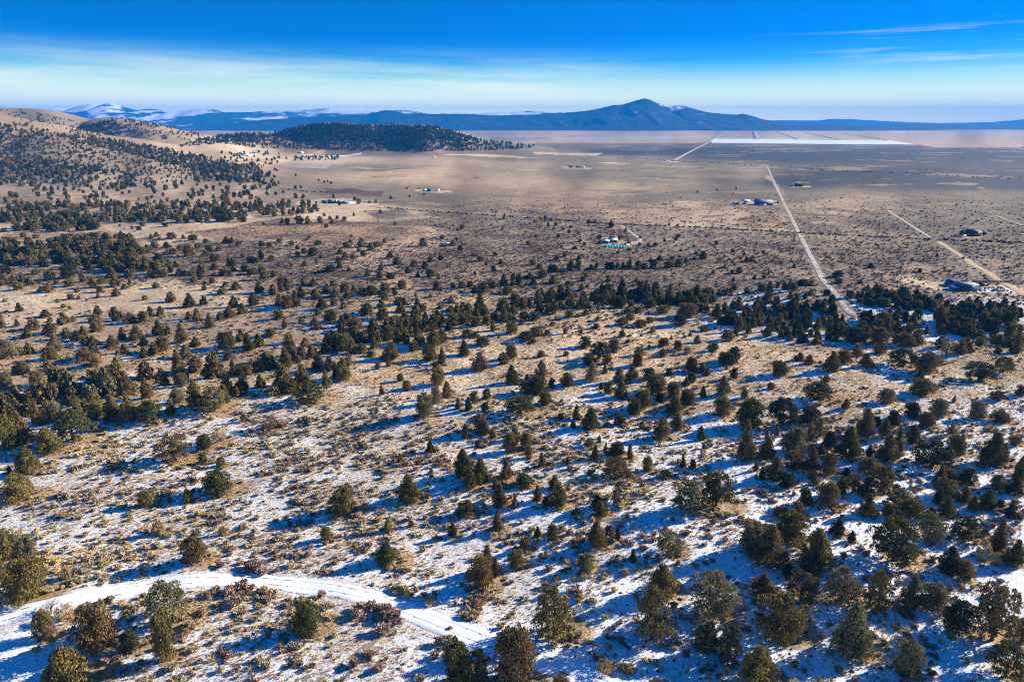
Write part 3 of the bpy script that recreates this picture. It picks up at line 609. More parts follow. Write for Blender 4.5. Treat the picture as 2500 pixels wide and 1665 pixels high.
road_lines = {k: dense_line(v, s) for k, v, s in (('far', FAR_ROAD, 12), ('a', DIRT_A, 4), ('b', DIRT_B, 3), ('c', DIRT_C, 5), ('d', DRIVE, 3), ('h', HILL_ROAD, 8), ('s', SOUTH_ROAD, 40))}

TAN, PALE = (0.52, 0.405, 0.275), (0.66, 0.545, 0.395)
BRUSH, BROWN = (0.32, 0.265, 0.195), (0.42, 0.325, 0.24)
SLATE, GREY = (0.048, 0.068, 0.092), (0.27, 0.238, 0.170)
PLAYA = (0.54, 0.45, 0.34)
CP = [  # px, py, colour of the ground, share of it under snow
 (200, 1300, TAN, .54), (700, 1250, TAN, .52), (300, 1550, TAN, .57), (900, 1600, TAN, .54), (600, 1100, TAN, .52), (300, 1120, TAN, .52),
 (1000, 980, PALE, .42), (1300, 1000, TAN, .46), (1250, 870, PALE, .30), (1500, 830, PALE, .20), (1450, 1100, TAN, .52), (1150, 1330, TAN, .52), (1500, 1350, TAN, .60), (1250, 1420, TAN, .55), (1800, 870, PALE, .26), (2000, 960, TAN, .40),
 (2250, 930, TAN, .42), (1700, 1200, TAN, .58), (1800, 1130, TAN, .60), (2100, 1150, TAN, .66), (2400, 1050, TAN, .58), (1900, 1500, TAN, .82), (2300, 1500, TAN, .80), (1500, 1600, TAN, .80), (2350, 1300, TAN, .80), (2000, 1330, TAN, .80),
 (300, 900, BROWN, .30), (100, 960, TAN, .25), (600, 850, BROWN, .28), (300, 800, BROWN, .20), (800, 780, BROWN, .24), (150, 745, PALE, .05), (420, 730, PALE, .04), (700, 690, BROWN, .14),
 (1000, 740, TAN, .14), (1080, 730, TAN, .10), (1000, 640, BROWN, .08), (1300, 690, BRUSH, .10), (1500, 700, BRUSH, .12), (1700, 720, BRUSH, .14), (1900, 760, BROWN, .45), (2200, 780, BROWN, .45), (2400, 800, BROWN, .48), (2450, 870, BROWN, .35), (2000, 810, BROWN, .35),
 (2000, 700, BRUSH, .26), (2150, 680, BROWN, .16), (100, 575, PALE, .0), (450, 570, PALE, .0), (800, 570, TAN, .0), (1000, 570, TAN, .0), (300, 530, TAN, .03), (850, 520, PALE, .0), (500, 545, PALE, .0),
 (100, 640, BROWN, .22), (350, 650, BROWN, .22), (620, 620, BRUSH, .06), (900, 610, TAN, .05),
 (1100, 540, BRUSH, .10), (1300, 540, BRUSH, .12), (1500, 560, BRUSH, .03), (1200, 580, BRUSH, .04), (1650, 600, BRUSH, .04), (1750, 640, BRUSH, .08), (1800, 590, BROWN, .0), (1950, 600, BROWN, .0), (2100, 580, TAN, .0), (2250, 640, BROWN, .0), (2400, 600, GREY, .0),
 (1450, 460, TAN, .0), (1250, 450, TAN, .0), (1050, 420, TAN, .0), (850, 410, GREY, .05), (900, 470, GREY, .0), (1050, 490, GREY, .0), (1100, 395, TAN, .0), (1650, 510, TAN, .0), (1300, 490, TAN, .0), (1750, 540, PALE, .0), (1850, 480, GREY, .0), (1950, 500, TAN, .0), (2100, 520, TAN, .0),
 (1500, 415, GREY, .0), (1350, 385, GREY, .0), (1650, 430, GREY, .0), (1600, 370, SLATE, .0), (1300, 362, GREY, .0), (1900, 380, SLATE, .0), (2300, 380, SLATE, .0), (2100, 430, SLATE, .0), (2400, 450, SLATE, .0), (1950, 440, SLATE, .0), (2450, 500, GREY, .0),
 (2200, 540, GREY, .0), (2400, 540, GREY, .0), (1700, 470, GREY, .0), (650, 480, TAN, .0), (600, 410, TAN, .0), (300, 480, TAN, .0), (100, 490, TAN, .0), (200, 430, TAN, .08), (60, 330, (.37, .29, .20), 0), (330, 320, (.42, .335, .235), 0), (60, 275, (.30, .245, .18), 0), (150, 292, (.30, .245, .18), 0), (200, 380, (.36, .285, .20), .04), (350, 400, (.38, .30, .21), .04), (60, 400, (.34, .27, .19), .04), (750, 385, PALE, 0), (660, 380, PALE, .1),
 (900, 350, (0.26, 0.20, 0.15), .03), (1150, 355, (0.26, 0.20, 0.15), .03), (700, 350, (0.26, 0.20, 0.15), .04), (1000, 320, (0.26, 0.20, 0.15), .02), (800, 320, (0.26, 0.20, 0.15), .02), (1400, 335, PLAYA, .0), (1600, 322, PLAYA, .0), (2000, 330, PLAYA, 0), (2350, 325, PLAYA, 0), (700, 313, PLAYA, .0), (500, 311, PLAYA, .0), (1150, 322, PLAYA, 0),
]
PATCHES = [  # outline, colour, snow
 ([(1735, 340.5), (1752, 337.5), (2165, 341.5), (2248, 354), (1960, 352), (1735, 349.5)], (0.6, 0.6, 0.62), .62, 0),
 ([(1370, 337), (1500, 331), (1640, 334), (1735, 331), (1745, 335), (1600, 341), (1480, 340)], (0.56, 0.52, 0.47), .22, 0),
 ([(1100, 330), (1400, 330), (1480, 334), (1200, 337)], (0.4, 0.32, 0.30), .15, 0),
 ([(1140, 313), (1235, 312), (1235, 315), (1140, 317)], (0.6, 0.6, 0.6), .6, 0),
 ([(2050, 331), (2350, 322), (2500, 334), (2500, 361), (2300, 361), (2250, 356), (2180, 343)], (0.50, 0.40, 0.30), 0, 0),
 ([(1240, 347), (1340, 349), (1570, 349.5), (1700, 349.5), (1735, 344), (1370, 342), (1100, 338)], (0.55, 0.44, 0.36), 0, 0),
 ([(660, 378), (880, 372), (870, 378), (820, 384), (680, 385)], PALE, .05, .5), ([(770, 381), (880, 374), (878, 377), (800, 383)], PALE, .75, .5),
 ([(1300, 372), (1470, 373), (1460, 381), (1300, 377)], PALE, 0, .5), ([(1460, 396), (1550, 398), (1540, 400), (1470, 399)], PALE, 0, .5), ([(1090, 375), (1200, 376), (1320, 388), (1090, 379)], PALE, 0, .5),
 ([(700, 400), (800, 398), (790, 412), (730, 410)], (0.5, 0.42, 0.36), .12, 1), ([(540, 378), (640, 382), (620, 393), (545, 388)], PALE, .25, 1), ([(566, 366), (632, 366), (630, 377), (566, 372)], (.5, .45, .4), .35, 1),
 ([(740, 492), (800, 484), (940, 488), (930, 498), (880, 505), (740, 502)], PALE, 0, 1), ([(845, 491), (872, 493), (868, 499), (845, 498)], PALE, .9, .5), ([(1010, 464), (1100, 463), (1110, 470), (1030, 471)], PALE, 0, .7),
 ([(900, 518), (1000, 515), (1020, 530), (940, 535)], BRUSH, .30, 1), ([(1200, 528), (1330, 528), (1320, 552), (1200, 548)], BRUSH, .30, 1), ([(800, 460), (950, 465), (940, 478), (800, 472)], (0.15, 0.09, 0.09), 0, 1),
 ([(1465, 577), (1500, 575), (1530, 590), (1575, 590), (1545, 605), (1500, 612), (1470, 600)], PALE, .05, .5), ([(1780, 488), (1905, 492), (1900, 502), (1780, 502)], PALE, 0, .6),
 ([(1930, 452), (1985, 454), (1980, 458), (1930, 458)], PALE, 0, .5), ([(1370, 407), (1450, 408), (1440, 412), (1375, 412)], PALE, 0, .5), ([(1610, 393), (1650, 393), (1640, 396), (1610, 396)], PALE, .2, .5),
 ([(2210, 675), (2320, 690), (2400, 695), (2500, 700), (2500, 725), (2380, 716), (2290, 708), (2215, 690)], PALE, .05, .8), ([(2300, 703), (2330, 698), (2480, 707), (2500, 718), (2400, 712), (2310, 709)], PALE, .85, .6),
 ([(2340, 570), (2420, 574), (2400, 582), (2340, 580)], PALE, .05, .8), ([(1840, 530), (1905, 530), (1925, 560), (1880, 566), (1800, 552), (1790, 540)], (0.5, .35, .19), 0, 1.2),
 ([(1900, 463), (1875, 430), (1882, 430), (1940, 520), (1975, 600), (1955, 600), (1925, 545)], (0.5, .35, .19), 0, .6),
 ([(0, 720), (200, 715), (430, 690), (520, 715), (350, 740), (120, 758), (0, 760)], PALE, .03, 1), ([(1050, 735), (1140, 722), (1180, 735), (1120, 755)], TAN, .03, 1), ([(420, 556), (700, 528), (980, 545), (1060, 566), (900, 585), (520, 585)], (0.46, 0.33, 0.19), 0, .8),
 ([(420, 556), (560, 540), (720, 528), (560, 555), (440, 566)], (0.62, .48, .3), 0, .5), ([(0, 570), (250, 562), (400, 592), (0, 600)], (0.52, .38, .22), 0, 1),
 ([(1280, 745), (1560, 760), (1600, 800), (1500, 840), (1330, 800)], (0.58, .44, .28), .06, 1.05), ([(1130, 1420), (1190, 1400), (1230, 1440), (1180, 1470)], TAN, .3, 1), ([(870, 870), (1100, 840), (1120, 900), (900, 960)], (0.54, .42, .28), .18, 1.05),
]
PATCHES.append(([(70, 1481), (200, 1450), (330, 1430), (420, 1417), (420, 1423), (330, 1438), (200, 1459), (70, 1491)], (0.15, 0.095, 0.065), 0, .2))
# tan grass bands far out on the plain
rb = random.Random(5)
for k in range(90):
    x = rb.uniform(1470, 2480); y = 352 + 85 * rb.random() ** 1.6
    L = rb.uniform(15, 90); t_ = rb.uniform(0.3, 1.3)
    PATCHES.append(([(x - L, y), (x, y - t_), (x + L, y - t_ * .3), (x + L * .5, y + t_)], (0.44, 0.33, 0.22), 0, .45))

for k in range(90):
    x = rb.uniform(880, 2480); y = rb.uniform(400, 560)
    L = rb.uniform(18, 90); t_ = rb.uniform(1.0, 4.5)
    PATCHES.append(([(x - L, y), (x - L * .3, y - t_), (x + L * .4, y - t_ * .8), (x + L, y + t_ * .2), (x + L * .2, y + t_)], rb.choice([(0.55, 0.44, 0.28), (0.48, 0.36, 0.22), (0.17, 0.14, 0.125), (0.20, 0.18, 0.14)]), 0, 1.05))

# ------------------------------------------------------------------ the ground sheet
i, j = np.meshgrid(np.arange(NR - 1), np.arange(NA - 1), indexing='ij')
q = (i * NA + j).ravel()
quads = np.stack([q, q + 1, q + NA + 1, q + NA], 1)

cpx, cpy, _ = hit([c[0] for c in CP], [c[1] for c in CP])
cpc = np.array([c[2] for c in CP]); cps = np.array([c[3] for c in CP])


def region(x, y):
    """colour and snow share of the ground, blended between the sample places (distances count relative to range)"""
    wx = x + (fbm(x / (8 + 0.09 * np.abs(y)), y / (8 + 0.2 * np.abs(y)), 21, 3) - 0.5) * (4 + 0.10 * np.abs(y))
    wy = y + (fbm(x / (8 + 0.09 * np.abs(y)), y / (8 + 0.2 * np.abs(y)), 31, 3) - 0.5) * (4 + 0.16 * np.abs(y))
    wy = np.maximum(wy, 20)
    u = wx / wy * 1.6; v = np.log(wy) * 1.7
    acc = np.zeros((len(x), 3)); sn = np.zeros(len(x)); tot = np.zeros(len(x))
    for k in range(len(CP)):
        d2 = (u - cpx[k] / cpy[k] * 1.6) ** 2 + (v - math.log(max(cpy[k], 20)) * 1.7) ** 2
        w = 1.0 / (d2 + 0.0025) ** 2.3
        acc += w[:, None] * cpc[k]; sn += w * cps[k]; tot += w
    return acc / tot[:, None], sn / tot


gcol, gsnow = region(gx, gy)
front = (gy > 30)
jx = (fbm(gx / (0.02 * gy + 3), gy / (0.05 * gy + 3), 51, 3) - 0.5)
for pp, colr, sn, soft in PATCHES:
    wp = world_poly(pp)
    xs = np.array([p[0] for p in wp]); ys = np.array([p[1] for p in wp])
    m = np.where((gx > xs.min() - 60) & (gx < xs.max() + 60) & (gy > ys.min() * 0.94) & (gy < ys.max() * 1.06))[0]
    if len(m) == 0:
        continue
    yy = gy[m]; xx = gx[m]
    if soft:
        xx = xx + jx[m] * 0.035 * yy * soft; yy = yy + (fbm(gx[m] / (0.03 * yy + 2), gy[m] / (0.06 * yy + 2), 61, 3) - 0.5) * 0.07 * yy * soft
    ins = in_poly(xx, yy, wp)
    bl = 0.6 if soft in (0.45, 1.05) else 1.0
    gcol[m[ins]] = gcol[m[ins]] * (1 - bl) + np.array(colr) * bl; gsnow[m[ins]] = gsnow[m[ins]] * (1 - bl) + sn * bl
# broad mottling: darker brush and paler grass, drawn out along the valley
mot = fbm(gx / (0.05 * np.maximum(gy, 60) + 2), gy / (0.028 * np.maximum(gy, 60) + 2), 71, 4)
far_amt = sstep(250, 900, gy)
gcol = gcol * (1 + (mot - 0.5)[:, None] * (0.55 + 0.55 * far_amt)[:, None])
# snow lies longest on the shady side of every tree
ring = np.searchsorted(rr, np.hypot(tx - ax0, ty - ay0)); ang = np.arctan2(tx - ax0, ty - ay0)
sdir = np.array([-math.cos(SUN_AZ), -math.sin(SUN_AZ)])
gs2 = gsnow.reshape(NR, NA); gx2 = gx.reshape(NR, NA); gy2 = gy.reshape(NR, NA)
gcol2 = gcol.reshape(NR, NA, 3)
for k in range(len(raw)):
    if not ok[k] or ty[k] > 480:
        continue
    L = 2.6 * th[k]; r_ = math.hypot(tx[k] - ax0, ty[k] - ay0)
    i0, i1 = np.searchsorted(rr, [r_ - L, r_ + L * 0.6]); da = L * 1.2 / r_
    j0, j1 = np.searchsorted(aa, [ang[k] - da, ang[k] + da])
    if i1 <= i0 or j1 <= j0: continue
    ex_, ey_ = gx2[i0:i1, j0:j1] - tx[k], gy2[i0:i1, j0:j1] - ty[k]
    al = ex_ * sdir[0] + ey_ * sdir[1]; ac = -ex_ * sdir[1] + ey_ * sdir[0]
    w = np.exp(-((al - 1.15 * th[k]) / (0.95 * th[k])) ** 2 - (ac / (0.42 * tw[k] + 0.2)) ** 2)
    base = gs2[i0:i1, j0:j1]
    gain = 0.46 if A[k, 1] > 690 else 0.28
    gs2[i0:i1, j0:j1] = np.maximum(base, np.minimum(base + gain * w, 0.9))
    # dry litter and bare ground under and before the crown
    al2 = al + 0.35 * tw[k]
    w2 = np.exp(-(np.hypot(al2, ac) / (0.52 * tw[k] + 0.2)) ** 4)
    gs2[i0:i1, j0:j1] = gs2[i0:i1, j0:j1] * (1 - 0.85 * w2)
    gcol2[i0:i1, j0:j1] = gcol2[i0:i1, j0:j1] * (1 - 0.5 * w2[..., None]) + np.array([0.44, 0.30, 0.165]) * 0.5 * w2[..., None]


def mat(name):
    m = bpy.data.materials.new(name)
    m.use_nodes = True
    t = m.node_tree
    b = t.nodes['Principled BSDF']
    b.inputs['Roughness'].default_value = 0.9
    b.inputs['Specular IOR Level'].default_value = 0.15
    return m, t, b


def flat_mat(name, c, rough=0.85, spec=0.2, var=0.25, scale=1.5, metal=0.0):
    m, t, b = mat(name)
    tc = N(t, 'ShaderNodeTexCoord')
    f = noise(t, tc.outputs['Object'], scale, 4, 0.6)
    c0 = tuple(v * (1 - var) for v in c); c1 = tuple(min(1, v * (1 + var)) for v in c)
    link(t, mixc(t, f, c0, c1), b.inputs['Base Color'])
    b.inputs['Roughness'].default_value = rough
    b.inputs['Specular IOR Level'].default_value = spec
    b.inputs['Metallic'].default_value = metal
    return m


SNOW = (0.79, 0.83, 0.90)


def ground_material():
    m, t, b = mat('ground_cover')
    geo = N(t, 'ShaderNodeNewGeometry')
    pos = geo.outputs['Position']
    ca = N(t, 'ShaderNodeAttribute', attribute_name='ground_colour')
    sa = N(t, 'ShaderNodeAttribute', attribute_name='snow_share')
    # fine grain: grass, grit, twigs
    g1 = noise(t, pos, 2.6, 5, 0.7)
    g2 = noise(t, pos, 0.55, 4, 0.6)
    g3 = noise(t, pos, 0.045, 4, 0.6)
    dark = mixc(t, smooth(t, g1, 0.30, 0.62), (0.38, 0.33, 0.30), (1.2, 1.18, 1.12))
    c = mixc(t, 1.0, ca.outputs['Color'], dark, 'MULTIPLY')
    red = mixc(t, smooth(t, g2, 0.40, 0.66), (1.12, 1.08, 1.02), (0.72, 0.62, 0.60))
    c = mixc(t, 0.75, c, mixc(t, 1.0, c, red, 'MULTIPLY'))
    c = mixc(t, smooth(t, g3, 0.35, 0.7), c, mixc(t, 1.0, c, (0.82, 0.80, 0.80), 'MULTIPLY'))
    ba = N(t, 'ShaderNodeAttribute', attribute_name='brush_share')
    b1 = noise(t, pos, 0.42, 4, 0.66)
    b2 = noise(t, pos, 0.035, 3, 0.5)
    bm = smooth(t, math_node(t, 'ADD', b1, math_node(t, 'MULTIPLY', math_node(t, 'SUBTRACT', b2, 0.5), 0.45)), 0.46, 0.53)
    c = mixc(t, math_node(t, 'MULTIPLY', bm, ba.outputs['Fac']), c, mixc(t, g2, (0.055, 0.042, 0.042), (0.15, 0.10, 0.088)))
    # snow: drawn out a little along the sun's track, broken by tufts
    mp = N(t, 'ShaderNodeMapping')
    mp.inputs['Rotation'].default_value = (0, 0, -SUN_AZ)
    mp.inputs['Scale'].default_value = (0.55, 1.25, 1.0)
    link(t, pos, mp.inputs['Vector'])
    s1 = noise(t, mp.outputs[0], 1.9, 6, 0.75)
    s2 = noise(t, mp.outputs[0], 0.16, 3, 0.5)
    s3 = noise(t, pos, 8.0, 3, 0.75)
    s = math_node(t, 'ADD', math_node(t, 'MULTIPLY', s1, 0.46), math_node(t, 'ADD', math_node(t, 'MULTIPLY', s2, 0.14), math_node(t, 'MULTIPLY', s3, 0.40)))
    thr = math_node(t, 'MULTIPLY_ADD' if False else 'ADD', math_node(t, 'MULTIPLY', sa.outputs['Fac'], 0.36), -0.185)
    sv = math_node(t, 'ADD', s, thr)
    none = smooth(t, sa.outputs['Fac'], 0.0, 0.06)
    mask = math_node(t, 'MULTIPLY', math_node(t, 'MULTIPLY', smooth(t, sv, 0.465, 0.535), 0.95), none)
    link(t, mixc(t, mask, c, SNOW), b.inputs['Base Color'])
    bump = N(t, 'ShaderNodeBump')
    bump.inputs['Strength'].default_value = 0.9
    bump.inputs['Distance'].default_value = 0.5
    hh = math_node(t, 'ADD', math_node(t, 'MULTIPLY', g1, 0.6), math_node(t, 'ADD', math_node(t, 'MULTIPLY', g2, 0.9), math_node(t, 'MULTIPLY', mask, 0.10)))
    link(t, hh, bump.inputs['Height'])
    link(t, bump.outputs[0], b.inputs['Normal'])
    return m


gm = mesh_from('ground', np.stack([gx, gy, gz], 1), quads, [ground_material()], True)
add_attr(gm, 'ground_colour', np.clip(gcol2.reshape(-1, 3), 0.01, 0.9))
lum = gcol2.reshape(-1, 3).mean(1)
add_attr(gm, 'brush_share', sstep(190, 300, gy) * (1 - sstep(480, 900, gy)) * (0.25 + 0.75 * (1 - sstep(0.36, 0.47, lum))))
add_attr(gm, 'snow_share', np.clip(gs2.ravel(), 0, 1))
ground = obj('ground', gm)
tag(ground, kind='structure')

# ------------------------------------------------------------------ roads
def road_material(name, base, snow, share, ruts):
    m, t, b = mat(name)
    geo = N(t, 'ShaderNodeNewGeometry')
    uv = N(t, 'ShaderNodeAttribute', attribute_name='across')
    n1 = noise(t, geo.outputs['Position'], 0.7, 5, 0.65)
    n2 = noise(t, geo.outputs['Position'], 3.5, 4, 0.7)
    n3 = noise(t, geo.outputs['Position'], 0.12, 3, 0.5)
    c = mixc(t, n2, tuple(v * 0.7 for v in base), tuple(v * 1.2 for v in base))
    a = uv.outputs['Fac']
    d = math_node(t, 'ABSOLUTE', a)                     # 0 in the middle, 1 at the verge
    rut = math_node(t, 'SUBTRACT', 1.0, smooth(t, math_node(t, 'ABSOLUTE', math_node(t, 'SUBTRACT', d, 0.42)), 0.02, 0.13))
    edge = smooth(t, d, 0.72, 1.0)
    v = math_node(t, 'ADD', math_node(t, 'MULTIPLY', n1, 0.55), math_node(t, 'ADD', math_node(t, 'MULTIPLY', n2, 0.2), math_node(t, 'MULTIPLY', n3, 0.25)))
    v = math_node(t, 'ADD', v, share - 0.5)
    v = math_node(t, 'SUBTRACT', v, math_node(t, 'MULTIPLY', rut, ruts))
    v = math_node(t, 'SUBTRACT', v, math_node(t, 'MULTIPLY', edge, 0.10))
    link(t, mixc(t, smooth(t, v, 0.46, 0.52), c, snow), b.inputs['Base Color'])
    bump = N(t, 'ShaderNodeBump')
    bump.inputs['Strength'].default_value = 0.5
    bump.inputs['Distance'].default_value = 0.12
    link(t, math_node(t, 'ADD', n2, math_node(t, 'MULTIPLY', rut, -0.6)), bump.inputs['Height'])
    link(t, bump.outputs[0], b.inputs['Normal'])
    return m


def ribbon(name, L, width, lift, material, ncross=9, wob=0.25, taper=None):
    L = np.asarray(L)
    tdir = np.gradient(L, axis=0)
    tdir /= np.linalg.norm(tdir, axis=1)[:, None] + 1e-9
    nrm = np.stack([-tdir[:, 1], tdir[:, 0]], 1)
    n = len(L)
    wl = width / 2 * (1 + wob * (vnoise(np.arange(n) * 0.35, np.zeros(n), 3) - 0.5) * 2)
    wr = width / 2 * (1 + wob * (vnoise(np.arange(n) * 0.35, np.zeros(n) + 9, 8) - 0.5) * 2)
    if taper is not None:
        wl = wl * taper; wr = wr * taper
    V, ac = [], []
    for k in range(ncross):
        a = k / (ncross - 1) * 2 - 1
        off = np.where(a < 0, a * wl, a * wr)
        p = L + nrm * off[:, None]
        z = ground_z(p[:, 0], p[:, 1]) + lift * (1 if abs(a) < 0.99 else 0.25)
        V.append(np.stack([p[:, 0], p[:, 1], z], 1)); ac.append(np.full(n, a))
    V = np.stack(V, 1).reshape(-1, 3); ac = np.stack(ac, 1).ravel()
    i, j = np.meshgrid(np.arange(n - 1), np.arange(ncross - 1), indexing='ij')
    q = (i * ncross + j).ravel()
    me = mesh_from(name, V, np.stack([q, q + ncross, q + ncross + 1, q + 1], 1), [material], True)
    add_attr(me, 'across', ac)
    o = obj(name, me)
    tag(o, kind='structure')
    return o


m_track = road_material('snowy_track', (0.24, 0.17, 0.12), SNOW, 0.63, 0.12)
m_road = road_material('snowy_road', (0.36, 0.30, 0.25), SNOW, 0.46, 0.08)
m_dirt = road_material('dirt_road', (0.52, 0.38, 0.22), SNOW, 0.22, 0.05)
m_pale = road_material('pale_road', (0.46, 0.40, 0.33), SNOW, 0.30, 0.06)
m_wash = road_material('washed_silt', (0.27, 0.21, 0.15), SNOW, 0.47, 0.0)
ribbon('track', W_TRACK, 3.6, 0.10, m_track, 13, 0.16)
ribbon('dry_wash', W_WASH, 1.35, 0.06, m_wash, 7, 0.75)
ribbon('road', W_ROAD, 2.7, 0.16, m_road, 9, 0.06)
ribbon('road', road_lines['far'], 7.5, 0.8, m_pale, 5, 0.02)
ribbon('dirt_road', road_lines['a'], 2.6, 0.25, m_pale, 5, 0.1)
ribbon('dirt_road', road_lines['b'], 3.6, 0.2, m_dirt, 7, 0.25)
ribbon('dirt_road', road_lines['c'], 2.8, 0.3, m_pale, 5, 0.1)
ribbon('driveway', road_lines['d'], 2.8, 0.22, m_pale, 5, 0.1)
ribbon('dirt_road', road_lines['h'], 5.0, 0.5, m_pale, 5, 0.1)
m_ditch = road_material('dark_ditch', (0.17, 0.16, 0.16), SNOW, 0.05, 0.0)
for L_, w_ in ((SOUTH_ROAD, 26.0), ([(1838, 321.5), (1840.5, 330), (1843.5, 339)], 14.0), ([(1895, 323), (1946, 340)], 12.0), ([(1958, 323), (2047, 341)], 14.0), ([(2060, 326), (2166, 343)], 12.0), ([(1733, 350.2), (1960, 352.6), (2252, 355)], 14.0), ([(1750, 339.8), (1960, 341.2), (2168, 343.5)], 16.0)):
    ribbon('ditch', dense_line(L_, 40), w_, 1.2, m_ditch if w_ < 20 else m_pale, 5, 0.02)

# ------------------------------------------------------------------ far mountains
def mountain_material(name, forest, open_c, snow_amt, scale, zlo, zhi):
    m, t, b = mat(name)
    geo = N(t, 'ShaderNodeNewGeometry')
    mp = N(t, 'ShaderNodeMapping')
    mp.inputs['Scale'].default_value = (1.0, 1.0, 3.2)
    link(t, geo.outputs['Position'], mp.inputs['Vector'])
    n1 = noise(t, mp.outputs[0], scale, 6, 0.62)
    n2 = noise(t, mp.outputs[0], scale * 0.35, 4, 0.55)
    c = mixc(t, smooth(t, n1, 0.50, 0.80), forest, open_c)
    sep = N(t, 'ShaderNodeSeparateXYZ')
    link(t, geo.outputs['Position'], sep.inputs[0])
    hi = smooth(t, sep.outputs[2], zlo, zhi)
    v = math_node(t, 'ADD', math_node(t, 'MULTIPLY', n1, 0.5), math_node(t, 'ADD', math_node(t, 'MULTIPLY', n2, 0.5), math_node(t, 'MULTIPLY', hi, 0.14)))
    link(t, mixc(t, smooth(t, v, 0.66 - snow_amt, 0.72 - snow_amt), c, (0.85, 0.87, 0.9)), b.inputs['Base Color'])
    b.inputs['Roughness'].default_value = 1.0
    return m


def mountain(name, D, pts, wf, wb, material, rough, seed, nx=420, ny=70):
    cx_, cz_ = crest(D, pts)
    x = np.linspace(cx_[0], cx_[-1], nx)
    t = np.linspace(-1, 1, ny)
    X, T = np.meshgrid(x, t, indexing='ij')
    h = np.interp(X, cx_, cz_)
    L = (cx_[-1] - cx_[0]) / 60
    wfx = wf * (0.75 + 0.5 * fbm(X / (L * 5), X * 0, seed, 2))
    Y = D + np.where(T < 0, T * wfx, T * wb)
    a = np.abs(T)
    prof = np.where(T < 0, 0.55 * (1 - a) + 0.45 * (1 - a) ** 2.4, (1 - a) ** 1.3)
    # spurs and gullies running down from the crest
    g = fbm(X / (wf * 0.16) + T * 0.8, T * 1.4, seed + 2, 4) - 0.5
    g2 = fbm(X / (wf * 0.5), T * 1.6, seed + 7, 3) - 0.5
    env = np.clip(4 * a * (1 - a), 0, 1)
    Z = h * prof + h * env * (g * 0.55 + g2 * 0.5) * rough
    Z = Z + (vnoise(X / (L * 0.12), T * 9, seed + 4) - 0.5) * h * 0.02
    Z = np.maximum(Z, -3.0) - 2.0 * (a > 0.999)
    i, j = np.meshgrid(np.arange(nx - 1), np.arange(ny - 1), indexing='ij')
    q = (i * ny + j).ravel()
    me = mesh_from(name, np.stack([X.ravel(), Y.ravel(), Z.ravel()], 1), np.stack([q, q + ny, q + ny + 1, q + 1], 1), [material], True)
    o = obj(name, me)
    tag(o, kind='structure')
    return o


FOREST, OPEN = (0.007, 0.020, 0.045), (0.13, 0.11, 0.095)
m_peak = mountain_material('forested_mountain', FOREST, (0.085, 0.105, 0.115), 0.005, 0.0052, 60, 300)
m_snowy = mountain_material('snowy_mountain', (0.012, 0.032, 0.048), (0.10, 0.12, 0.13), 0.155, 0.0034, 120, 330)
m_far = mountain_material('far_range', (0.03, 0.05, 0.07), (0.10, 0.11, 0.12), 0.06, 0.0016, 100, 500)
mountain('mountain', 7400, [(480, 318), (560, 305), (600, 296), (680, 290), (760, 286), (855, 284), (893, 280), (941, 268.5), (965, 271), (990, 277), (1066, 278), (1135, 277.5), (1200, 282), (1320, 279), (1366, 275), (1411, 272.5), (1445, 268), (1470, 263), (1493, 257), (1518, 255), (1530, 252), (1551, 245.5), (1566, 241), (1575, 239.5), (1584, 242), (1597, 248), (1623, 258), (1638, 259), (1652, 256.5), (1668, 258), (1681, 261), (1709, 270), (1735, 275), (1773, 278), (1800, 279.5), (1812, 277), (1828, 280),
         (1860, 291), (1900, 297), (1960, 301), (2040, 303), (2120, 308), (2200, 313), (2300, 319)], 1000, 900, m_peak, 0.55, 3)
mountain('mountain', 9800, [(40, 300), (80, 263), (140, 262.5), (170, 265.5), (200, 257), (225, 253.5), (245, 257), (262, 251.5), (275, 252), (300, 261), (335, 270), (360, 266), (400, 268), (440, 269), (500, 265), (550, 269.5), (600, 274),
         (655, 271), (735, 268.5), (800, 264), (850, 267), (930, 270), (990, 269), (1060, 276), (1130, 280), (1200, 274.5), (1280, 271.5), (1330, 270.5), (1375, 275), (1440, 285), (1520, 300)], 1900, 1300, m_snowy, 0.75, 13)
mountain('mountain', 15000, [(1780, 300), (1900, 294), (2000, 294.5), (2030, 290.5), (2075, 291), (2150, 295.5), (2220, 299), (2300, 301), (2420, 299), (2500, 292), (2600, 287), (2700, 290), (2900, 300)], 2500, 2000, m_far, 0.4, 23)
mountain('hill', 8600, [(1900, 312), (2020, 306), (2150, 306.5), (2250, 303), (2330, 305), (2450, 309), (2600, 309), (2750, 314)], 1200, 900, m_peak, 0.4, 33)

# ------------------------------------------------------------------ foliage building blocks
def tube(V, F, p0, p1, r0_, r1_, k=5):
    p0, p1 = np.array(p0, float), np.array(p1, float)
    d = p1 - p0; d = d / (np.linalg.norm(d) + 1e-9)
    up = np.array([0, 0, 1.0]) if abs(d[2]) < 0.9 else np.array([1.0, 0, 0])
    a = np.cross(d, up); a /= np.linalg.norm(a); b_ = np.cross(d, a)
    s = len(V)
    for p, r_ in ((p0, r0_), (p1, r1_)):
        for i in range(k):
            th_ = 2 * math.pi * i / k
            V.append(p + (a * math.cos(th_) + b_ * math.sin(th_)) * r_)
    for i in range(k):
        F.append((s + i, s + (i + 1) % k, s + k + (i + 1) % k, s + k + i))


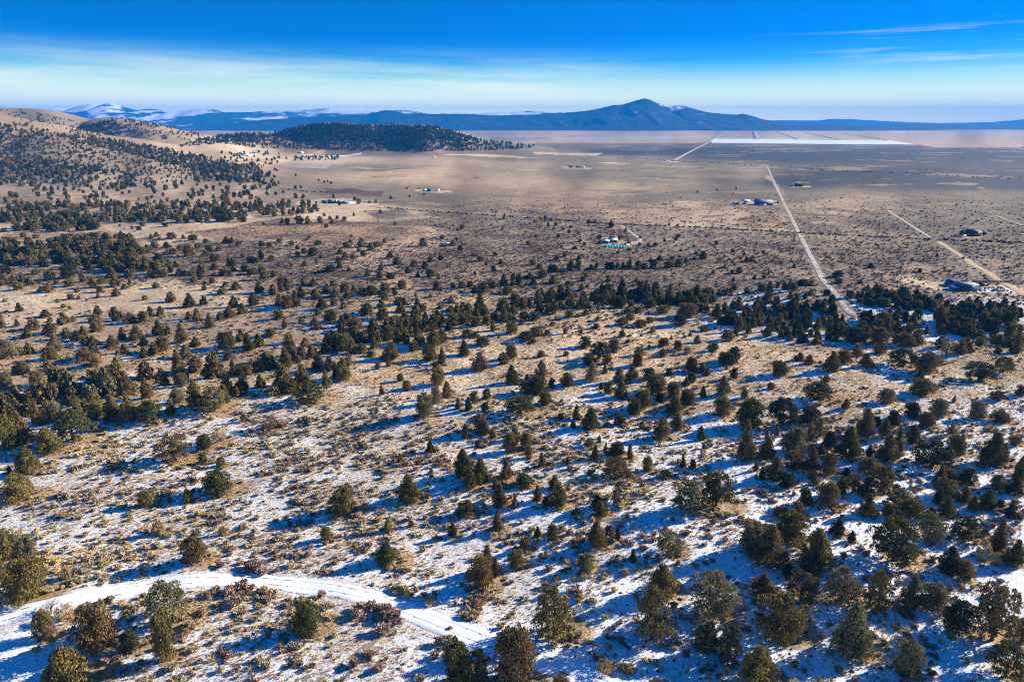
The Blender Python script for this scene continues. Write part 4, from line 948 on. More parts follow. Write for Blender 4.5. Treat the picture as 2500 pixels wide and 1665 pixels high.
def envelope(form, t):
    if form == 'c':
        return np.where(t < 0.1, 0.72 + 2.8 * t, (1 - (t - 0.1) / 0.9) ** 0.80)
    if form == 'r':
        return np.sqrt(np.clip(1 - ((t - 0.38) / 0.62) ** 2, 0, 1)) * np.where(t < 0.1, 0.80 + 2.0 * t, 1)
    if form == 'o':
        return np.sqrt(np.clip(1 - ((t - 0.36) / 0.64) ** 2, 0, 1)) ** 0.9
    if form == 's':
        return np.sqrt(np.clip(1 - ((t - 0.48) / 0.52) ** 2, 0, 1)) ** 0.85
    if form == 't':
        return np.where(t < 0.28, 0.55 + 1.6 * t, ((1 - (t - 0.28) / 0.72)) ** 0.62)
    return np.sqrt(np.clip(1 - ((t - 0.5) / 0.5) ** 2, 0, 1))


def leaf_quads(P, Nn, size, rg, stretch=1.6):
    """one small quad per point, lying roughly across the direction Nn"""
    n = len(P)
    up = np.tile(np.array([0, 0, 1.0]), (n, 1)) + rg.normal(0, 0.45, (n, 3)) + Nn * 0.5
    up /= np.linalg.norm(up, axis=1)[:, None]
    nn = Nn + rg.normal(0, 0.42, (n, 3))
    side = np.cross(up, nn); side /= np.linalg.norm(side, axis=1)[:, None] + 1e-9
    s = size * rg.uniform(0.6, 1.4, n)[:, None]
    a = side * s * 0.5; b_ = up * s * stretch * 0.5
    V = np.stack([P - a - b_, P + a - b_ * 0.6, P + a * 0.35 + b_, P - a * 0.8 + b_ * 0.7], 1).reshape(-1, 3)
    F = np.arange(n * 4).reshape(n, 4)
    return V, F


def crown_mesh(name, form, seed, nleaf, size, lobes, material, open_=0.0):
    rg = np.random.default_rng(seed)
    t0 = {'c': 0.02, 'r': 0.02, 'o': 0.02, 's': 0.12, 't': 0.10, 'b': 0.05}[form]
    lob = []
    for k in range(lobes):
        tt = t0 + (1 - t0) * ((k + rg.uniform(0, 1)) / lobes) ** (1.15 if form in 'ct' else 0.95)
        R = 0.5 * float(envelope(form, np.array(tt)))
        th_ = k * 2.39996 + rg.uniform(-0.5, 0.5)
        rad = R * (rg.uniform(0.55, 0.92) if rg.random() < 0.8 else rg.uniform(0.1, 0.5))
        rr_ = (0.075 + 0.15 * R) * rg.uniform(0.75, 1.3) * (1 - 0.25 * open_)
        hz = rr_ * rg.uniform(1.0, 1.7) * (0.75 if form in 'st' else 1.0)
        z = min(max(tt, hz * 0.55), 1.0 - hz * 0.6)
        lob.append((rad * math.cos(th_), rad * math.sin(th_), z, rr_, hz))
    lob.append((rg.uniform(-.04, .04), rg.uniform(-.04, .04), 0.93, 0.05, 0.07 if form in 'cto' else 0.05))
    lob = np.array(lob)
    lean = rg.uniform(-0.06, 0.06, 2)
    w = (lob[:, 3] ** 2 * lob[:, 4] / lob[:, 3]) ; w /= w.sum()
    idx = rg.choice(len(lob), nleaf, p=w)
    d = rg.normal(0, 1, (nleaf, 3)); d /= np.linalg.norm(d, axis=1)[:, None]
    d[:, 2] = np.where(d[:, 2] < -0.35, -d[:, 2], d[:, 2])
    rad = rg.uniform(0.55, 1.05, nleaf) ** 0.6
    L = lob[idx]
    P = np.stack([L[:, 0] + d[:, 0] * L[:, 3] * rad, L[:, 1] + d[:, 1] * L[:, 3] * rad, L[:, 2] + d[:, 2] * L[:, 4] * rad], 1)
    if form in 'cro' and open_ < 0.3:                         # a close inner mass so that no daylight shows through
        m = nleaf // 4
        tt = rg.uniform(0.03, 0.9, m); R = 0.5 * envelope(form, tt) * rg.uniform(0.2, 0.72, m); th_ = rg.uniform(0, 6.283, m)
        P2 = np.stack([R * np.cos(th_), R * np.sin(th_), tt], 1)
        P = np.concatenate([P, P2]); d = np.concatenate([d, np.stack([np.cos(th_), np.sin(th_), 0.2 + 0 * th_], 1)])
    P[:, 0] += lean[0] * P[:, 2]; P[:, 1] += lean[1] * P[:, 2]
    P[:, 2] = np.maximum(P[:, 2], 0.012)
    V, F = leaf_quads(P, d, size, rg)
    me = mesh_from(name, V, F, [material])
    tone = rg.uniform(0.72, 1.30, len(lob) + 1)
    lt = np.concatenate([tone[idx], rg.uniform(0.7, 1.2, len(P) - nleaf)]) * rg.uniform(0.75, 1.25, len(P))
    add_attr(me, 'tone', lt, 'FACE')
    return me


def trunk_mesh(name, form, seed, material):
    rg = np.random.default_rng(seed)
    V, F = [], []
    top = {'c': 0.8, 'r': 0.55, 'o': 0.7, 's': 0.62, 't': 0.92, 'b': 0.4}[form]
    th_ = {'c': .030, 'r': .032, 'o': .03, 's': .045, 't': .036, 'b': .02}[form]
    p = np.array([0, 0, -0.06]); n = 6
    pts = [p]
    for k in range(1, n + 1):
        pts.append(np.array([rg.uniform(-.02, .02), rg.uniform(-.02, .02), top * k / n]))
    for k in range(n):
        tube(V, F, pts[k], pts[k + 1], th_ * (1 - k / n * 0.85), th_ * (1 - (k + 1) / n * 0.85), 6)
    nl = {'c': 10, 'r': 9, 'o': 5, 's': 16, 't': 26, 'b': 14}[form]
    for k in range(nl):
        tt = (0.10 if form in 'sb' else 0.14) + (top * 0.92 - 0.12) * (k + rg.random()) / nl
        R = 0.5 * float(envelope(form, np.array(min(tt + 0.12, 0.98)))) * rg.uniform(0.65, 0.9)
        an = k * 2.4 + rg.uniform(-.4, .4)
        b0 = np.array([0, 0, tt])
        rise = {'c': .10, 'r': .16, 'o': .2, 's': .14, 't': .07, 'b': .3}[form] * rg.uniform(.5, 1.4)
        b1 = np.array([R * .5 * math.cos(an), R * .5 * math.sin(an), tt + rise * .35])
        b2 = np.array([R * math.cos(an + .2), R * math.sin(an + .2), tt + rise])
        r1 = th_ * 0.34
        tube(V, F, b0, b1, r1, r1 * .65, 4); tube(V, F, b1, b2, r1 * .65, r1 * .2, 4)
        if form in 'stb':
            for q_ in range(2):
                b3 = b1 + (b2 - b1) * rg.uniform(.2, .8)
                tube(V, F, b3, b3 + np.array([rg.uniform(-.1, .1), rg.uniform(-.1, .1), rg.uniform(0, .12)]), r1 * .4, r1 * .12, 3)
    return mesh_from(name, np.array(V), F, [material], True)


def foliage_material(name, instanced):
    m, t, b = mat(name)
    if instanced:
        col = N(t, 'ShaderNodeAttribute', attribute_name='tint', attribute_type='INSTANCER').outputs['Color']
    else:
        col = N(t, 'ShaderNodeObjectInfo').outputs['Color']
    tone = N(t, 'ShaderNodeAttribute', attribute_name='tone')
    geo = N(t, 'ShaderNodeNewGeometry')
    n1 = noise(t, geo.outputs['Position'], 1.1, 3, 0.6)
    c = mixc(t, smooth(t, n1, 0.35, 0.68), col, mixc(t, 1.0, col, (1.14, 1.03, 0.74), 'MULTIPLY'))
    cm = N(t, 'ShaderNodeCombineColor')
    for i in range(3):
        link(t, tone.outputs['Fac'], cm.inputs[i])
    c = mixc(t, 1.0, c, cm.outputs[0], 'MULTIPLY')
    link(t, c, b.inputs['Base Color'])
    b.inputs['Roughness'].default_value = 0.8
    b.inputs['Specular IOR Level'].default_value = 0.12
    tr = N(t, 'ShaderNodeBsdfTranslucent')
    link(t, c, tr.inputs['Color'])
    mx = N(t, 'ShaderNodeMixShader')
    mx.inputs[0].default_value = 0.16
    link(t, b.outputs[0], mx.inputs[1]); link(t, tr.outputs[0], mx.inputs[2])
    link(t, mx.outputs[0], t.nodes['Material Output'].inputs['Surface'])
    return m


m_leaf = foliage_material('juniper_foliage', False)
m_leaf_i = foliage_material('far_foliage', True)
m_bark = flat_mat('juniper_bark', (0.115, 0.075, 0.052), 0.9, 0.1, 0.4, 6.0)
m_twig = flat_mat('bare_twigs', (0.30, 0.25, 0.19), 0.9, 0.1, 0.3, 6.0)

TINT = {'g': (0.104, 0.108, 0.040), 'o': (0.178, 0.152, 0.056), 'b': (0.186, 0.142, 0.070), 'y': (0.205, 0.195, 0.120), 'd': (0.066, 0.072, 0.045), 'n': (0.38, 0.29, 0.17)}
PROTO = {}
for form, vs, nl, size, lobes, op in (('c', 6, 6000, .026, 50, .0), ('r', 6, 6200, .027, 48, .0), ('o', 3, 4000, .031, 32, .0), ('s', 5, 5200, .026, 44, .55), ('t', 4, 4300, .024, 56, .65), ('b', 3, 1700, .033, 32, .6)):
    PROTO[form] = [(crown_mesh('crown', form, 100 + ord(form) * 7 + k, nl, size, lobes, m_leaf, op), trunk_mesh('trunk', form, 300 + ord(form) * 7 + k, m_bark)) for k in range(vs)]

# ------------------------------------------------------------------ the three hundred nearest trees, one by one
track_px = [(p[0], p[1]) for p in TRACK]


def zone_of(px, py):
    e = edge_at(px)
    tr = np.interp(px, [p[0] for p in track_px], [p[1] for p in track_px])
    if py < e - 4:
        if px < 900:
            return 'in the wooded draw at left' if py > e - 75 else 'on the flat behind the left draw'
        if px < 1760:
            return 'in the tree line across the middle' if py > e - 48 else 'on the flat behind the middle tree line'
        return 'in the dense right-hand wood'
    if py > tr + 8 and px < 1420:
        return 'in the corner below the snowy track' if px < 700 else 'below the bend of the snowy track'
    if px < 620:
        return 'on the snowy slope left of centre' if py < 1250 else 'just above the snowy track'
    if px < 1180:
        return 'on the tan hill crest left of centre' if py < 1010 else ('on the shrubby snow slope at centre' if py < 1300 else 'just above the track bend')
    if px < 1720:
        if py < 900: return 'on the bare tan hilltop'
        if py < 1060: return 'on the upper middle slope'
        if py < 1260: return 'on the centre slope'
        return 'on the lower middle snow'
    if py < 930: return 'at the right edge of the hilltop'
    if py < 1100: return 'on the upper right slope'
    if py < 1260: return 'in the thick right-hand grove'
    if py < 1420: return 'in the lower right grove'
    return 'in the bottom right corner'


FORMW = {'c': 'cone-shaped juniper', 'r': 'round juniper', 's': 'spreading juniper', 'o': 'slim juniper', 't': 'airy open juniper', 'b': 'twiggy juniper'}
COLW = {'g': 'dark green', 'o': 'olive', 'b': 'brownish', 'y': 'grey-green', 'd': 'blackish', 'n': 'tan'}
ORD = [('%dth' % v if 10 < v % 100 < 20 else '%d' % v + {1: 'st', 2: 'nd', 3: 'rd'}.get(v % 10, 'th')) for v in range(1, 80)]
ORD[:16] = ['first', 'second', 'third', 'fourth', 'fifth', 'sixth', 'seventh', 'eighth', 'ninth', 'tenth', 'eleventh', 'twelfth', 'thirteenth', 'fourteenth', 'fifteenth', 'sixteenth']
classes = {}
for k in pick:
    hh_ = th[k]
    szw = 'tall' if hh_ > 6.3 else ('small' if hh_ < 3.6 else 'medium')
    if raw[k][4][0] in 'rsb' and szw == 'tall': szw = 'large'
    classes.setdefault((szw, raw[k][4], zone_of(A[k, 0], A[k, 1])), []).append(k)
label = {}
for (szw, lk, zn), ks in classes.items():
    ks = sorted(ks, key=lambda k: A[k, 0])
    nm = f'{szw} {COLW[lk[1]]} {FORMW[lk[0]]} {zn}'
    for n_, k in enumerate(ks):
        if len(ks) == 1: label[k] = nm
        elif len(ks) == 2: label[k] = nm + (', left of two' if n_ == 0 else ', right of two')
        elif n_ == 0: label[k] = nm + ', leftmost such'
        elif n_ == len(ks) - 1: label[k] = nm + ', rightmost such'
        else: label[k] = nm + f', {ORD[n_]} from left'

r1_ = random.Random(12)
for k in sorted(pick, key=lambda k: -A[k, 1]):
    form, cc = raw[k][4]
    cm_, tm_ = PROTO[form][r1_.randrange(len(PROTO[form]))]
    root = bpy.data.objects.new('juniper_tree', None)
    root.empty_display_size = 0.5
    COL.objects.link(root)
    root.location = (tx[k], ty[k], float(ground_z(tx[k], ty[k])) - 0.05)
    root.rotation_euler = (0, 0, r1_.uniform(0, 6.283))
    root.scale = (tw[k] * 0.98, tw[k] * 0.98, th[k] * 1.0)
    tag(root, label[k], 'tree', 'junipers scattered over the near slopes')
    cr = obj('crown', cm_, root)
    f = r1_.uniform(0.8, 1.2)
    cr.color = tuple(v * f * r1_.uniform(0.94, 1.06) for v in TINT[cc]) + (1,)
    obj('trunk', tm_, root)


# ------------------------------------------------------------------ many small things as one object: points that carry instances
def stuff(name, pts, scl, rot, idx, tint, protos, kind='stuff', label_=None):
    col = bpy.data.collections.new(name + '_pieces')
    for n_, me in enumerate(protos):
        o = bpy.data.objects.new(f'{name}_piece_{chr(97 + n_)}', me)
        col.objects.link(o)
    me = mesh_from(name, pts, np.zeros((0, 3), np.int32))
    a = me.attributes.new('piece_scale', 'FLOAT_VECTOR', 'POINT'); a.data.foreach_set('vector', np.asarray(scl, np.float32).ravel())
    a = me.attributes.new('piece_turn', 'FLOAT_VECTOR', 'POINT')
    rv = np.zeros((len(pts), 3), np.float32); rv[:, 2] = rot
    a.data.foreach_set('vector', rv.ravel())
    a = me.attributes.new('piece_kind', 'INT', 'POINT'); a.data.foreach_set('value', np.asarray(idx, np.int32))
    add_attr(me, 'tint', tint)
    o = obj(name, me)
    tag(o, kind=kind)
    if label_: o['label'] = label_
    ng = bpy.data.node_groups.new(name, 'GeometryNodeTree')
    ng.interface.new_socket('Geometry', in_out='INPUT', socket_type='NodeSocketGeometry')
    ng.interface.new_socket('Geometry', in_out='OUTPUT', socket_type='NodeSocketGeometry')
    gi, go = ng.nodes.new('NodeGroupInput'), ng.nodes.new('NodeGroupOutput')
    ci = ng.nodes.new('GeometryNodeCollectionInfo')
    ci.inputs['Collection'].default_value = col
    ci.inputs['Separate Children'].default_value = True
    ci.inputs['Reset Children'].default_value = True
    ip = ng.nodes.new('GeometryNodeInstanceOnPoints')
    ip.inputs['Pick Instance'].default_value = True

    def na(nm, typ):
        n = ng.nodes.new('GeometryNodeInputNamedAttribute')
        n.data_type = typ
        n.inputs['Name'].default_value = nm
        return [s for s in n.outputs if s.enabled][0]
    ng.links.new(gi.outputs[0], ip.inputs['Points'])
    ng.links.new(ci.outputs[0], ip.inputs['Instance'])
    ng.links.new(na('piece_kind', 'INT'), ip.inputs['Instance Index'])
    ng.links.new(na('piece_turn', 'FLOAT_VECTOR'), ip.inputs['Rotation'])
    ng.links.new(na('piece_scale', 'FLOAT_VECTOR'), ip.inputs['Scale'])
    ng.links.new(ip.outputs[0], go.inputs[0])
    md = o.modifiers.new('scatter', 'NODES')
    md.node_group = ng
    return o


far_protos = []
for form, vs in (('c', 3), ('r', 3)):
    for k in range(vs):
        far_protos.append(crown_mesh('far_crown', form, 900 + ord(form) + k, 260, .125, 16, m_leaf_i, 0))
mid_protos = []
for form, vs in (('c', 3), ('r', 3)):
    for k in range(vs):
        mid_protos.append(crown_mesh('mid_crown', form, 950 + ord(form) + k, 900, .070, 30, m_leaf_i, 0))


def tree_stuff(name, sel, protos, label_):
    n = len(sel)
    if n == 0: return
    ptz = ground_z(tx[sel], ty[sel]) - 0.1
    rg = np.random.default_rng(len(name))
    idx = np.array([(0 if raw[k][4][0] in 'cot' else 3) + rg.integers(0, 3) for k in sel])
    tn = np.array([TINT[raw[k][4][1]] for k in sel]) * rg.uniform(0.75, 1.15, (n, 1))
    stuff(name, np.stack([tx[sel], ty[sel], ptz], 1), np.stack([tw[sel] * 0.95, tw[sel] * 0.95, th[sel] * 0.97], 1), rg.uniform(0, 6.28, n), idx, tn, protos, label_=label_)


rest = np.where(ok & ~single)[0]
py_ = A[rest, 1]
tree_stuff('juniper_woodland', rest[py_ > 560], mid_protos, 'junipers dotted over the flats and packed along the draw')
far_ = rest[py_ <= 560]
mesa = (ty[far_] > 1480) & (A[far_, 0] > 430)
tree_stuff('hillside_woodland', far_[~mesa], far_protos, 'dark junipers scattered over the left hillside and distant flats')
tree_stuff('mesa_woodland', far_[mesa], far_protos, 'dark woodland covering the low flat-topped hill')

# ------------------------------------------------------------------ sagebrush and grass
def bush_mesh(name, seed, n, size, material, kind):
    rg = np.random.default_rng(seed)
    if kind == 'tuft':
        th_ = rg.uniform(0, 6.283, n); r_ = rg.uniform(0, 0.26, n)
        tilt = rg.uniform(0.05, 0.8, n)
        b0 = np.stack([r_ * np.cos(th_), r_ * np.sin(th_), np.zeros(n)], 1)
        tip = b0 + np.stack([np.cos(th_) * tilt * .5, np.sin(th_) * tilt * .5, rg.uniform(0.5, 1.0, n)], 1)
        s = np.stack([-np.sin(th_), np.cos(th_), 0 * th_], 1) * 0.05
        V = np.stack([b0 - s, b0 + s, tip + s * .3, tip - s * .3], 1).reshape(-1, 3)
        me = mesh_from(name, V, np.arange(4 * n).reshape(n, 4), [material])
        add_attr(me, 'tone', rg.uniform(0.75, 1.25, n), 'FACE')
        return me
    lob = [(rg.uniform(-.28, .28), rg.uniform(-.28, .28), rg.uniform(.35, .62), rg.uniform(.16, .27)) for _ in range(9)]
    lob = np.array(lob); idx = rg.integers(0, 9, n)
    d = rg.normal(0, 1, (n, 3)); d /= np.linalg.norm(d, axis=1)[:, None]; d[:, 2] = np.abs(d[:, 2]) * 1.0 - 0.25
    L = lob[idx]
    P = L[:, :3] + d * L[:, 3:4] * rg.uniform(.5, 1.1, (n, 1)) * np.array([1, 1, 1.25])
    low = rg.random(n) < 0.25
    P[low, 2] *= rg.uniform(0.1, 0.7, low.sum()); P[low, :2] *= 0.7
    P[:, 2] = np.clip(P[:, 2], 0.02, 1.0)
    V, F = leaf_quads(P, d, size, rg, 2.2)
    me = mesh_from(name, V, F, [material])
    tone = rg.uniform(.75, 1.25, 9)
    add_attr(me, 'tone', tone[idx] * rg.uniform(0.75, 1.25, n), 'FACE')
    return me


m_brush = foliage_material('sagebrush_leaf', False)
m_brush_i = foliage_material('sagebrush_leaf_small', True)
BUSH = [bush_mesh('sagebrush', 40 + k, 330, .105, m_brush, 'bush') for k in range(5)]
BUSH_I = [bush_mesh('sagebrush_piece', 50 + k, 130, .17, m_brush_i, 'bush') for k in range(4)]
TUFT_I = [bush_mesh('tuft_piece', 60 + k, 36, .1, m_brush_i, 'tuft') for k in range(2)]
SAGE = {'pale grey-green': (0.50, 0.45, 0.31), 'olive-grey': (0.40, 0.355, 0.235), 'dull brown': (0.41, 0.32, 0.235), 'rust-brown': (0.37, 0.275, 0.230), 'straw-coloured': (0.62, 0.50, 0.32)}
SN = list(SAGE)

bx, by, bs, bc, bk = [], [], [], [], []


def scatter(n, d0, d1, dens_fn, smin, smax, tuft_share):
    """uniform over the ground inside the picture between two ranges, thinned by dens_fn"""
    rg = np.random.default_rng(int(d0 * 7 + n))
    y = np.sqrt(rg.uniform(d0 * d0, d1 * d1, n))
    x = rg.uniform(-0.86, 0.86, n) * y
    px, py, _ = project(x, y, 0 * x)
    keep = (px > -150) & (px < 2650) & (py < 1760)
    cl = fbm(x / 7, y / 7, 81, 3)
    keep &= rg.random(n) < dens_fn(px, py, cl)
    for L, wd in ((W_TRACK, 2.6), (W_WASH, 1.0), (W_ROAD, 2.6), (road_lines['b'], 3.2), (road_lines['d'], 1.7), (road_lines['a'], 1.7)):
        near_ = (y < L[:, 1].max() + 10) & (y > L[:, 1].min() - 10) & keep
        ii = np.where(near_)[0]
        if len(ii):
            keep[ii] &= line_dist(x[ii], y[ii], L[::max(1, len(L) // 60)]) > wd
    x, y, cl, px, py = x[keep], y[keep], cl[keep], px[keep], py[keep]
    n = len(x)
    tf = rg.random(n) < tuft_share
    s = rg.uniform(smin, smax, n) ** 1.0 * rg.uniform(0.75, 1.25, n)
    hue = fbm(x / 16, y / 16, 91, 3) + rg.normal(0, 0.16, n)
    c = np.where(hue < .40, 3, np.where(hue < .49, 2, np.where(hue < .57, 1, np.where(hue < .70, 0, 4))))
    c = np.where(tf, 4, c)
    bx.append(x); by.append(y); bs.append(np.where(tf, s * .6, s)); bc.append(c); bk.append(tf)


def dens_near(px, py, cl):
    e = edge_at(px)
    on = py > e
    right = sstep(1300, 1800, px) * sstep(950, 1150, py)
    d = np.where(on, 0.62 - 0.20 * right, 0.75)
    tan_top = on & (py < 1000) & (px > 850)
    d = np.where(tan_top, 0.20, d)
    return np.clip(d * (0.35 + 1.3 * sstep(.34, .66, cl)), 0, 1)


def dens_mid(px, py, cl):
    field = ((px < 520) & (py > 705) & (py < 760)) | ((py < 590) & (px < 1050)) | ((px < 420) & (py > 562) & (py < 600))
    return np.where(field, 0.06, 0.75) * (0.3 + 1.4 * sstep(.36, .66, cl))


def dens_far(px, py, cl):
    return dens_mid(px, py, cl) * sstep(470, 580, py)


def dens_grit(px, py, cl):
    on = py > edge_at(px)
    right = sstep(1500, 1900, px) * sstep(1050, 1250, py)
    return np.where(on, 0.75 - 0.10 * right, 0.6) * (0.45 + 0.9 * sstep(.3, .7, cl))


scatter(14500, 66, 150, dens_near, 0.45, 1.2, .40)
scatter(15000, 150, 215, dens_near, 0.40, 1.0, .45)
scatter(34000, 215, 420, dens_mid, 0.5, 1.15, .35)
scatter(26000, 420, 760, dens_far, 0.6, 1.4, .25)
scatter(150000, 64, 215, dens_grit, 0.26, 0.72, 1.0)
# clumps and hedges the photograph shows along the track and the wash: px, py, size, colour
for px, py, s, c in ((880, 1490, 1.9, 3), (905, 1482, 1.6, 3), (925, 1492, 2.0, 3), (940, 1500, 2.2, 3), (955, 1512, 2.3, 3), (968, 1520, 1.8, 3), (870, 1505, 1.7, 3), (935, 1545, 1.9, 3), (620, 1395, 2.2, 3), (640, 1402, 1.9, 3),
                     (608, 1385, 1.7, 3), (590, 1440, 2.0, 3), (560, 1450, 1.7, 3), (575, 1475, 2.0, 3), (610, 1440, 1.5, 3), (640, 1448, 1.7, 2), (660, 1455, 1.8, 2), (785, 1455, 1.4, 2), (1000, 1455, 1.8, 1), (985, 1445, 1.5, 2),
                     (965, 1440, 1.6, 1), (1050, 1475, 1.9, 4), (1075, 1570, 1.7, 3), (1100, 1567, 1.5, 2), (930, 1635, 1.7, 2), (865, 1625, 1.6, 3), (1060, 1605, 1.4, 3), (250, 1475, 1.6, 3), (270, 1470, 1.5, 1), (900, 1605, 1.3, 3)):
    x_, y_, _z = hit(px, py)
    bx.append(x_); by.append(y_); bs.append(np.array([s])); bc.append(np.array([c])); bk.append(np.array([False]))
bx, by, bs, bc, bk = [np.concatenate(v) for v in (bx, by, bs, bc, bk)]
bz = ground_z(bx, by)
ppx, ppy, pzc = project(bx, by, bz)
# not inside a trunk of a near tree
size_px = bs * FPX / pzc
inside = (ppx > 5) & (ppx < 2495) & (ppy > 5) & (ppy < 1660)
sing_b = np.argsort(-np.where(inside & ~bk, size_px, 0))[:290]
is_s = np.zeros(len(bx), bool); is_s[sing_b] = True


def bush_zone(px, py):
    tr = np.interp(px, [p[0] for p in track_px], [p[1] for p in track_px])
    side = 'far left' if px < 400 else ('left' if px < 800 else ('middle' if px < 1200 else ('right' if px < 1700 else 'far right')))
    if py > tr and px < 1450:
        band = "at the track's lower verge" if py - tr < 45 else ('below the track' if py < 1590 else 'at the bottom edge')
    elif py > 1590: band = 'at the bottom edge'
    elif py > tr - 45 and px < 1450: band = "at the track's upper verge"
    else: band = 'on snow above the track'
    return f'{band}, {side} part'


bcls = {}
for k in sing_b:
    bcls.setdefault(('large' if bs[k] > 1.35 else 'small', SN[bc[k]], bush_zone(ppx[k], ppy[k])), []).append(k)
for (szw, cn, zn), ks in bcls.items():
    ks = sorted(ks, key=lambda k: ppx[k])
    nm = f'{szw} {cn} bush {zn}'
    for n_, k in enumerate(ks):
        o = obj('sagebrush', BUSH[int(k) % 5])
        o.location = (bx[k], by[k], bz[k] - 0.04)
        o.rotation_euler = (0, 0, r1_.uniform(0, 6.28))
        w_ = bs[k] * r1_.uniform(1.0, 1.35)
        o.scale = (w_, w_, bs[k] * r1_.uniform(.62, .9))
        f = r1_.uniform(.85, 1.15)
        o.color = tuple(v * f for v in SAGE[cn]) + (1,)
        lab = nm if len(ks) == 1 else nm + (', leftmost' if n_ == 0 else (', rightmost' if n_ == len(ks) - 1 else f', {ORD[n_]} from left'))
        tag(o, lab, 'bush', 'sagebrush bushes on the near snow')

for nm, sel, protos, lb in (('sagebrush_cover', ~is_s & ~bk, BUSH_I, 'low sagebrush scrub dotted over the snow and the dry flats'), ('dry_grass', ~is_s & bk, TUFT_I, 'straw-coloured dry grass tufts poking out of the snow')):
    ii = np.where(sel)[0]
    rg = np.random.default_rng(len(ii))
    n = len(ii)
    tn = np.array([SAGE[SN[c]] for c in bc[ii]])
    farb = sstep(200, 330, by[ii])[:, None]
    tn = tn * (1 - farb) + farb * (tn * 0.35 + np.array([0.16, 0.115, 0.098]) * 0.65)
    tn = tn * rg.uniform(.78, 1.2, (n, 1))
    w_ = bs[ii] * rg.uniform(.95, 1.4, n)
    stuff(nm, np.stack([bx[ii], by[ii], bz[ii] - 0.03], 1), np.stack([w_, w_, bs[ii] * rg.uniform(.55, .85, n)], 1), rg.uniform(0, 6.28, n), rg.integers(0, len(protos), n), tn, protos, label_=lb)

# dark brush growing along the old fence lines on the plain
for nm_i, pp, hgt, step in ((0, [(925, 508), (1000, 512), (1200, 527), (1424, 542), (1480, 546), (1567, 551), (1690, 555), (1800, 561), (1975, 571), (2110, 578), (2267, 585), (2400, 590), (2520, 594)], 1.3, 1.6),
                            (1, [(1330, 378), (1450, 381), (1646, 393), (1871, 406), (2100, 420), (2320, 430), (2520, 440)], 1.5, 4.5), (1, [(690, 462), (740, 468), (800, 470)], 1.3, 2.0)):
    L = dense_line(pp, step)
    rg = np.random.default_rng(len(L))
    L = L + rg.normal(0, 0.6 + nm_i, L.shape)
    kp = rg.random(len(L)) < 0.8
    L = L[kp]; n = len(L)
    sc = hgt * rg.uniform(.5, 1.3, n)
    stuff('brush_line', np.stack([L[:, 0], L[:, 1], ground_z(L[:, 0], L[:, 1]) - .05], 1), np.stack([sc * 1.5, sc * 1.5, sc * .8], 1), rg.uniform(0, 6, n), rg.integers(0, 4, n),
          np.array([(0.10, 0.06, 0.045)] * n), BUSH_I, label_='thin dark line of brush running across the plain')


# ------------------------------------------------------------------ stones, logs, bare trees
def rock_mesh(name, seed, material):
    rg = np.random.default_rng(seed)
    V, F = [], []
    nu, nv = 9, 6
    sc = rg.uniform(.7, 1.3, 3)
    ph = rg.uniform(0, 6, 6)
    for j in range(nv + 1):
        for i in range(nu):
            a = 2 * math.pi * i / nu; b_ = math.pi * j / nv - math.pi / 2
            p = np.array([math.cos(a) * math.cos(b_), math.sin(a) * math.cos(b_), math.sin(b_)])
            r_ = 1 + .22 * math.sin(2.3 * p[0] + ph[0]) + .2 * math.sin(3.1 * p[1] + ph[1]) + .18 * math.sin(2.7 * p[2] + ph[2]) + rg.uniform(-.26, .26) * (0 < j < nv)
            V.append(p * r_ * sc * 0.5)
    for j in range(nv):
        for i in range(nu):
            F.append((j * nu + i, j * nu + (i + 1) % nu, (j + 1) * nu + (i + 1) % nu, (j + 1) * nu + i))
    return mesh_from(name, np.array(V), F, [material])


m_rock = flat_mat('brown_basalt', (0.19, 0.125, 0.085), 0.85, 0.2, 0.45, 2.5)
ROCKS = [rock_mesh('rock', 500 + k, m_rock) for k in range(4)]
for px, py, s, lb in ((1016, 1443, 1.5, 'jagged brown boulder standing just above the bend of the snowy track'), (1114, 1474, 1.3, 'dark broken rock on the slope above the track bend, right of the jagged boulder'),
                      (1097, 1535, 1.0, 'brown stone lying on the snow at the lower verge of the track'), (955, 1408, 1.0, 'left of two small upright brown rocks above the track bend'), (973, 1407, .9, 'right of two small upright brown rocks above the track bend'),
                      (896, 1393, 1.0, 'pale reddish rock beside the low straw-coloured grass below the two-lobed juniper'), (152, 1436, 1.3, 'dark reddish stump-like rock above the track at far left'), (904, 1612, 1.1, 'orange-brown rock beside the silty wash'),
                      (1640, 1074, 1.4, 'black rock at the foot of an olive cone juniper on the upper middle slope'), (1658, 1572, 1.1, 'grey rock half under snow at the foot of the tall reddish juniper'), (980, 1590, .8, 'small grey stone lying on the bank right of the wash')):
    x_, y_, _z = hit(px, py)
    o = obj('rock', ROCKS[len(lb) % 4])
    o.location = (x_[0], y_[0], float(ground_z(x_[0], y_[0])) + s * .10)
    s *= .62
    o.scale = (s * 1.1, s * .8, s * .85)
    o.rotation_euler = (0, 0, px)
    tag(o, lb, 'rock', 'brown rocks lying on the near slope')
rg = np.random.default_rng(77)
n = 2600
sy = np.sqrt(rg.uniform(68 ** 2, 190 ** 2, n)); sx = rg.uniform(-.82, .82, n) * sy
kp = (line_dist(sx, sy, W_TRACK[::8]) > 2.5) & (fbm(sx / 14, sy / 14, 66, 3) > .44)
sx, sy = sx[kp], sy[kp]; n = len(sx)
ss = rg.uniform(.12, .5, n)
m_stone = foliage_material('stone_surface', True)
STONE = [rock_mesh('stone_piece', 520 + k, m_stone) for k in range(3)]
for me in STONE:
    add_attr(me, 'tone', np.ones(len(me.polygons)), 'FACE')
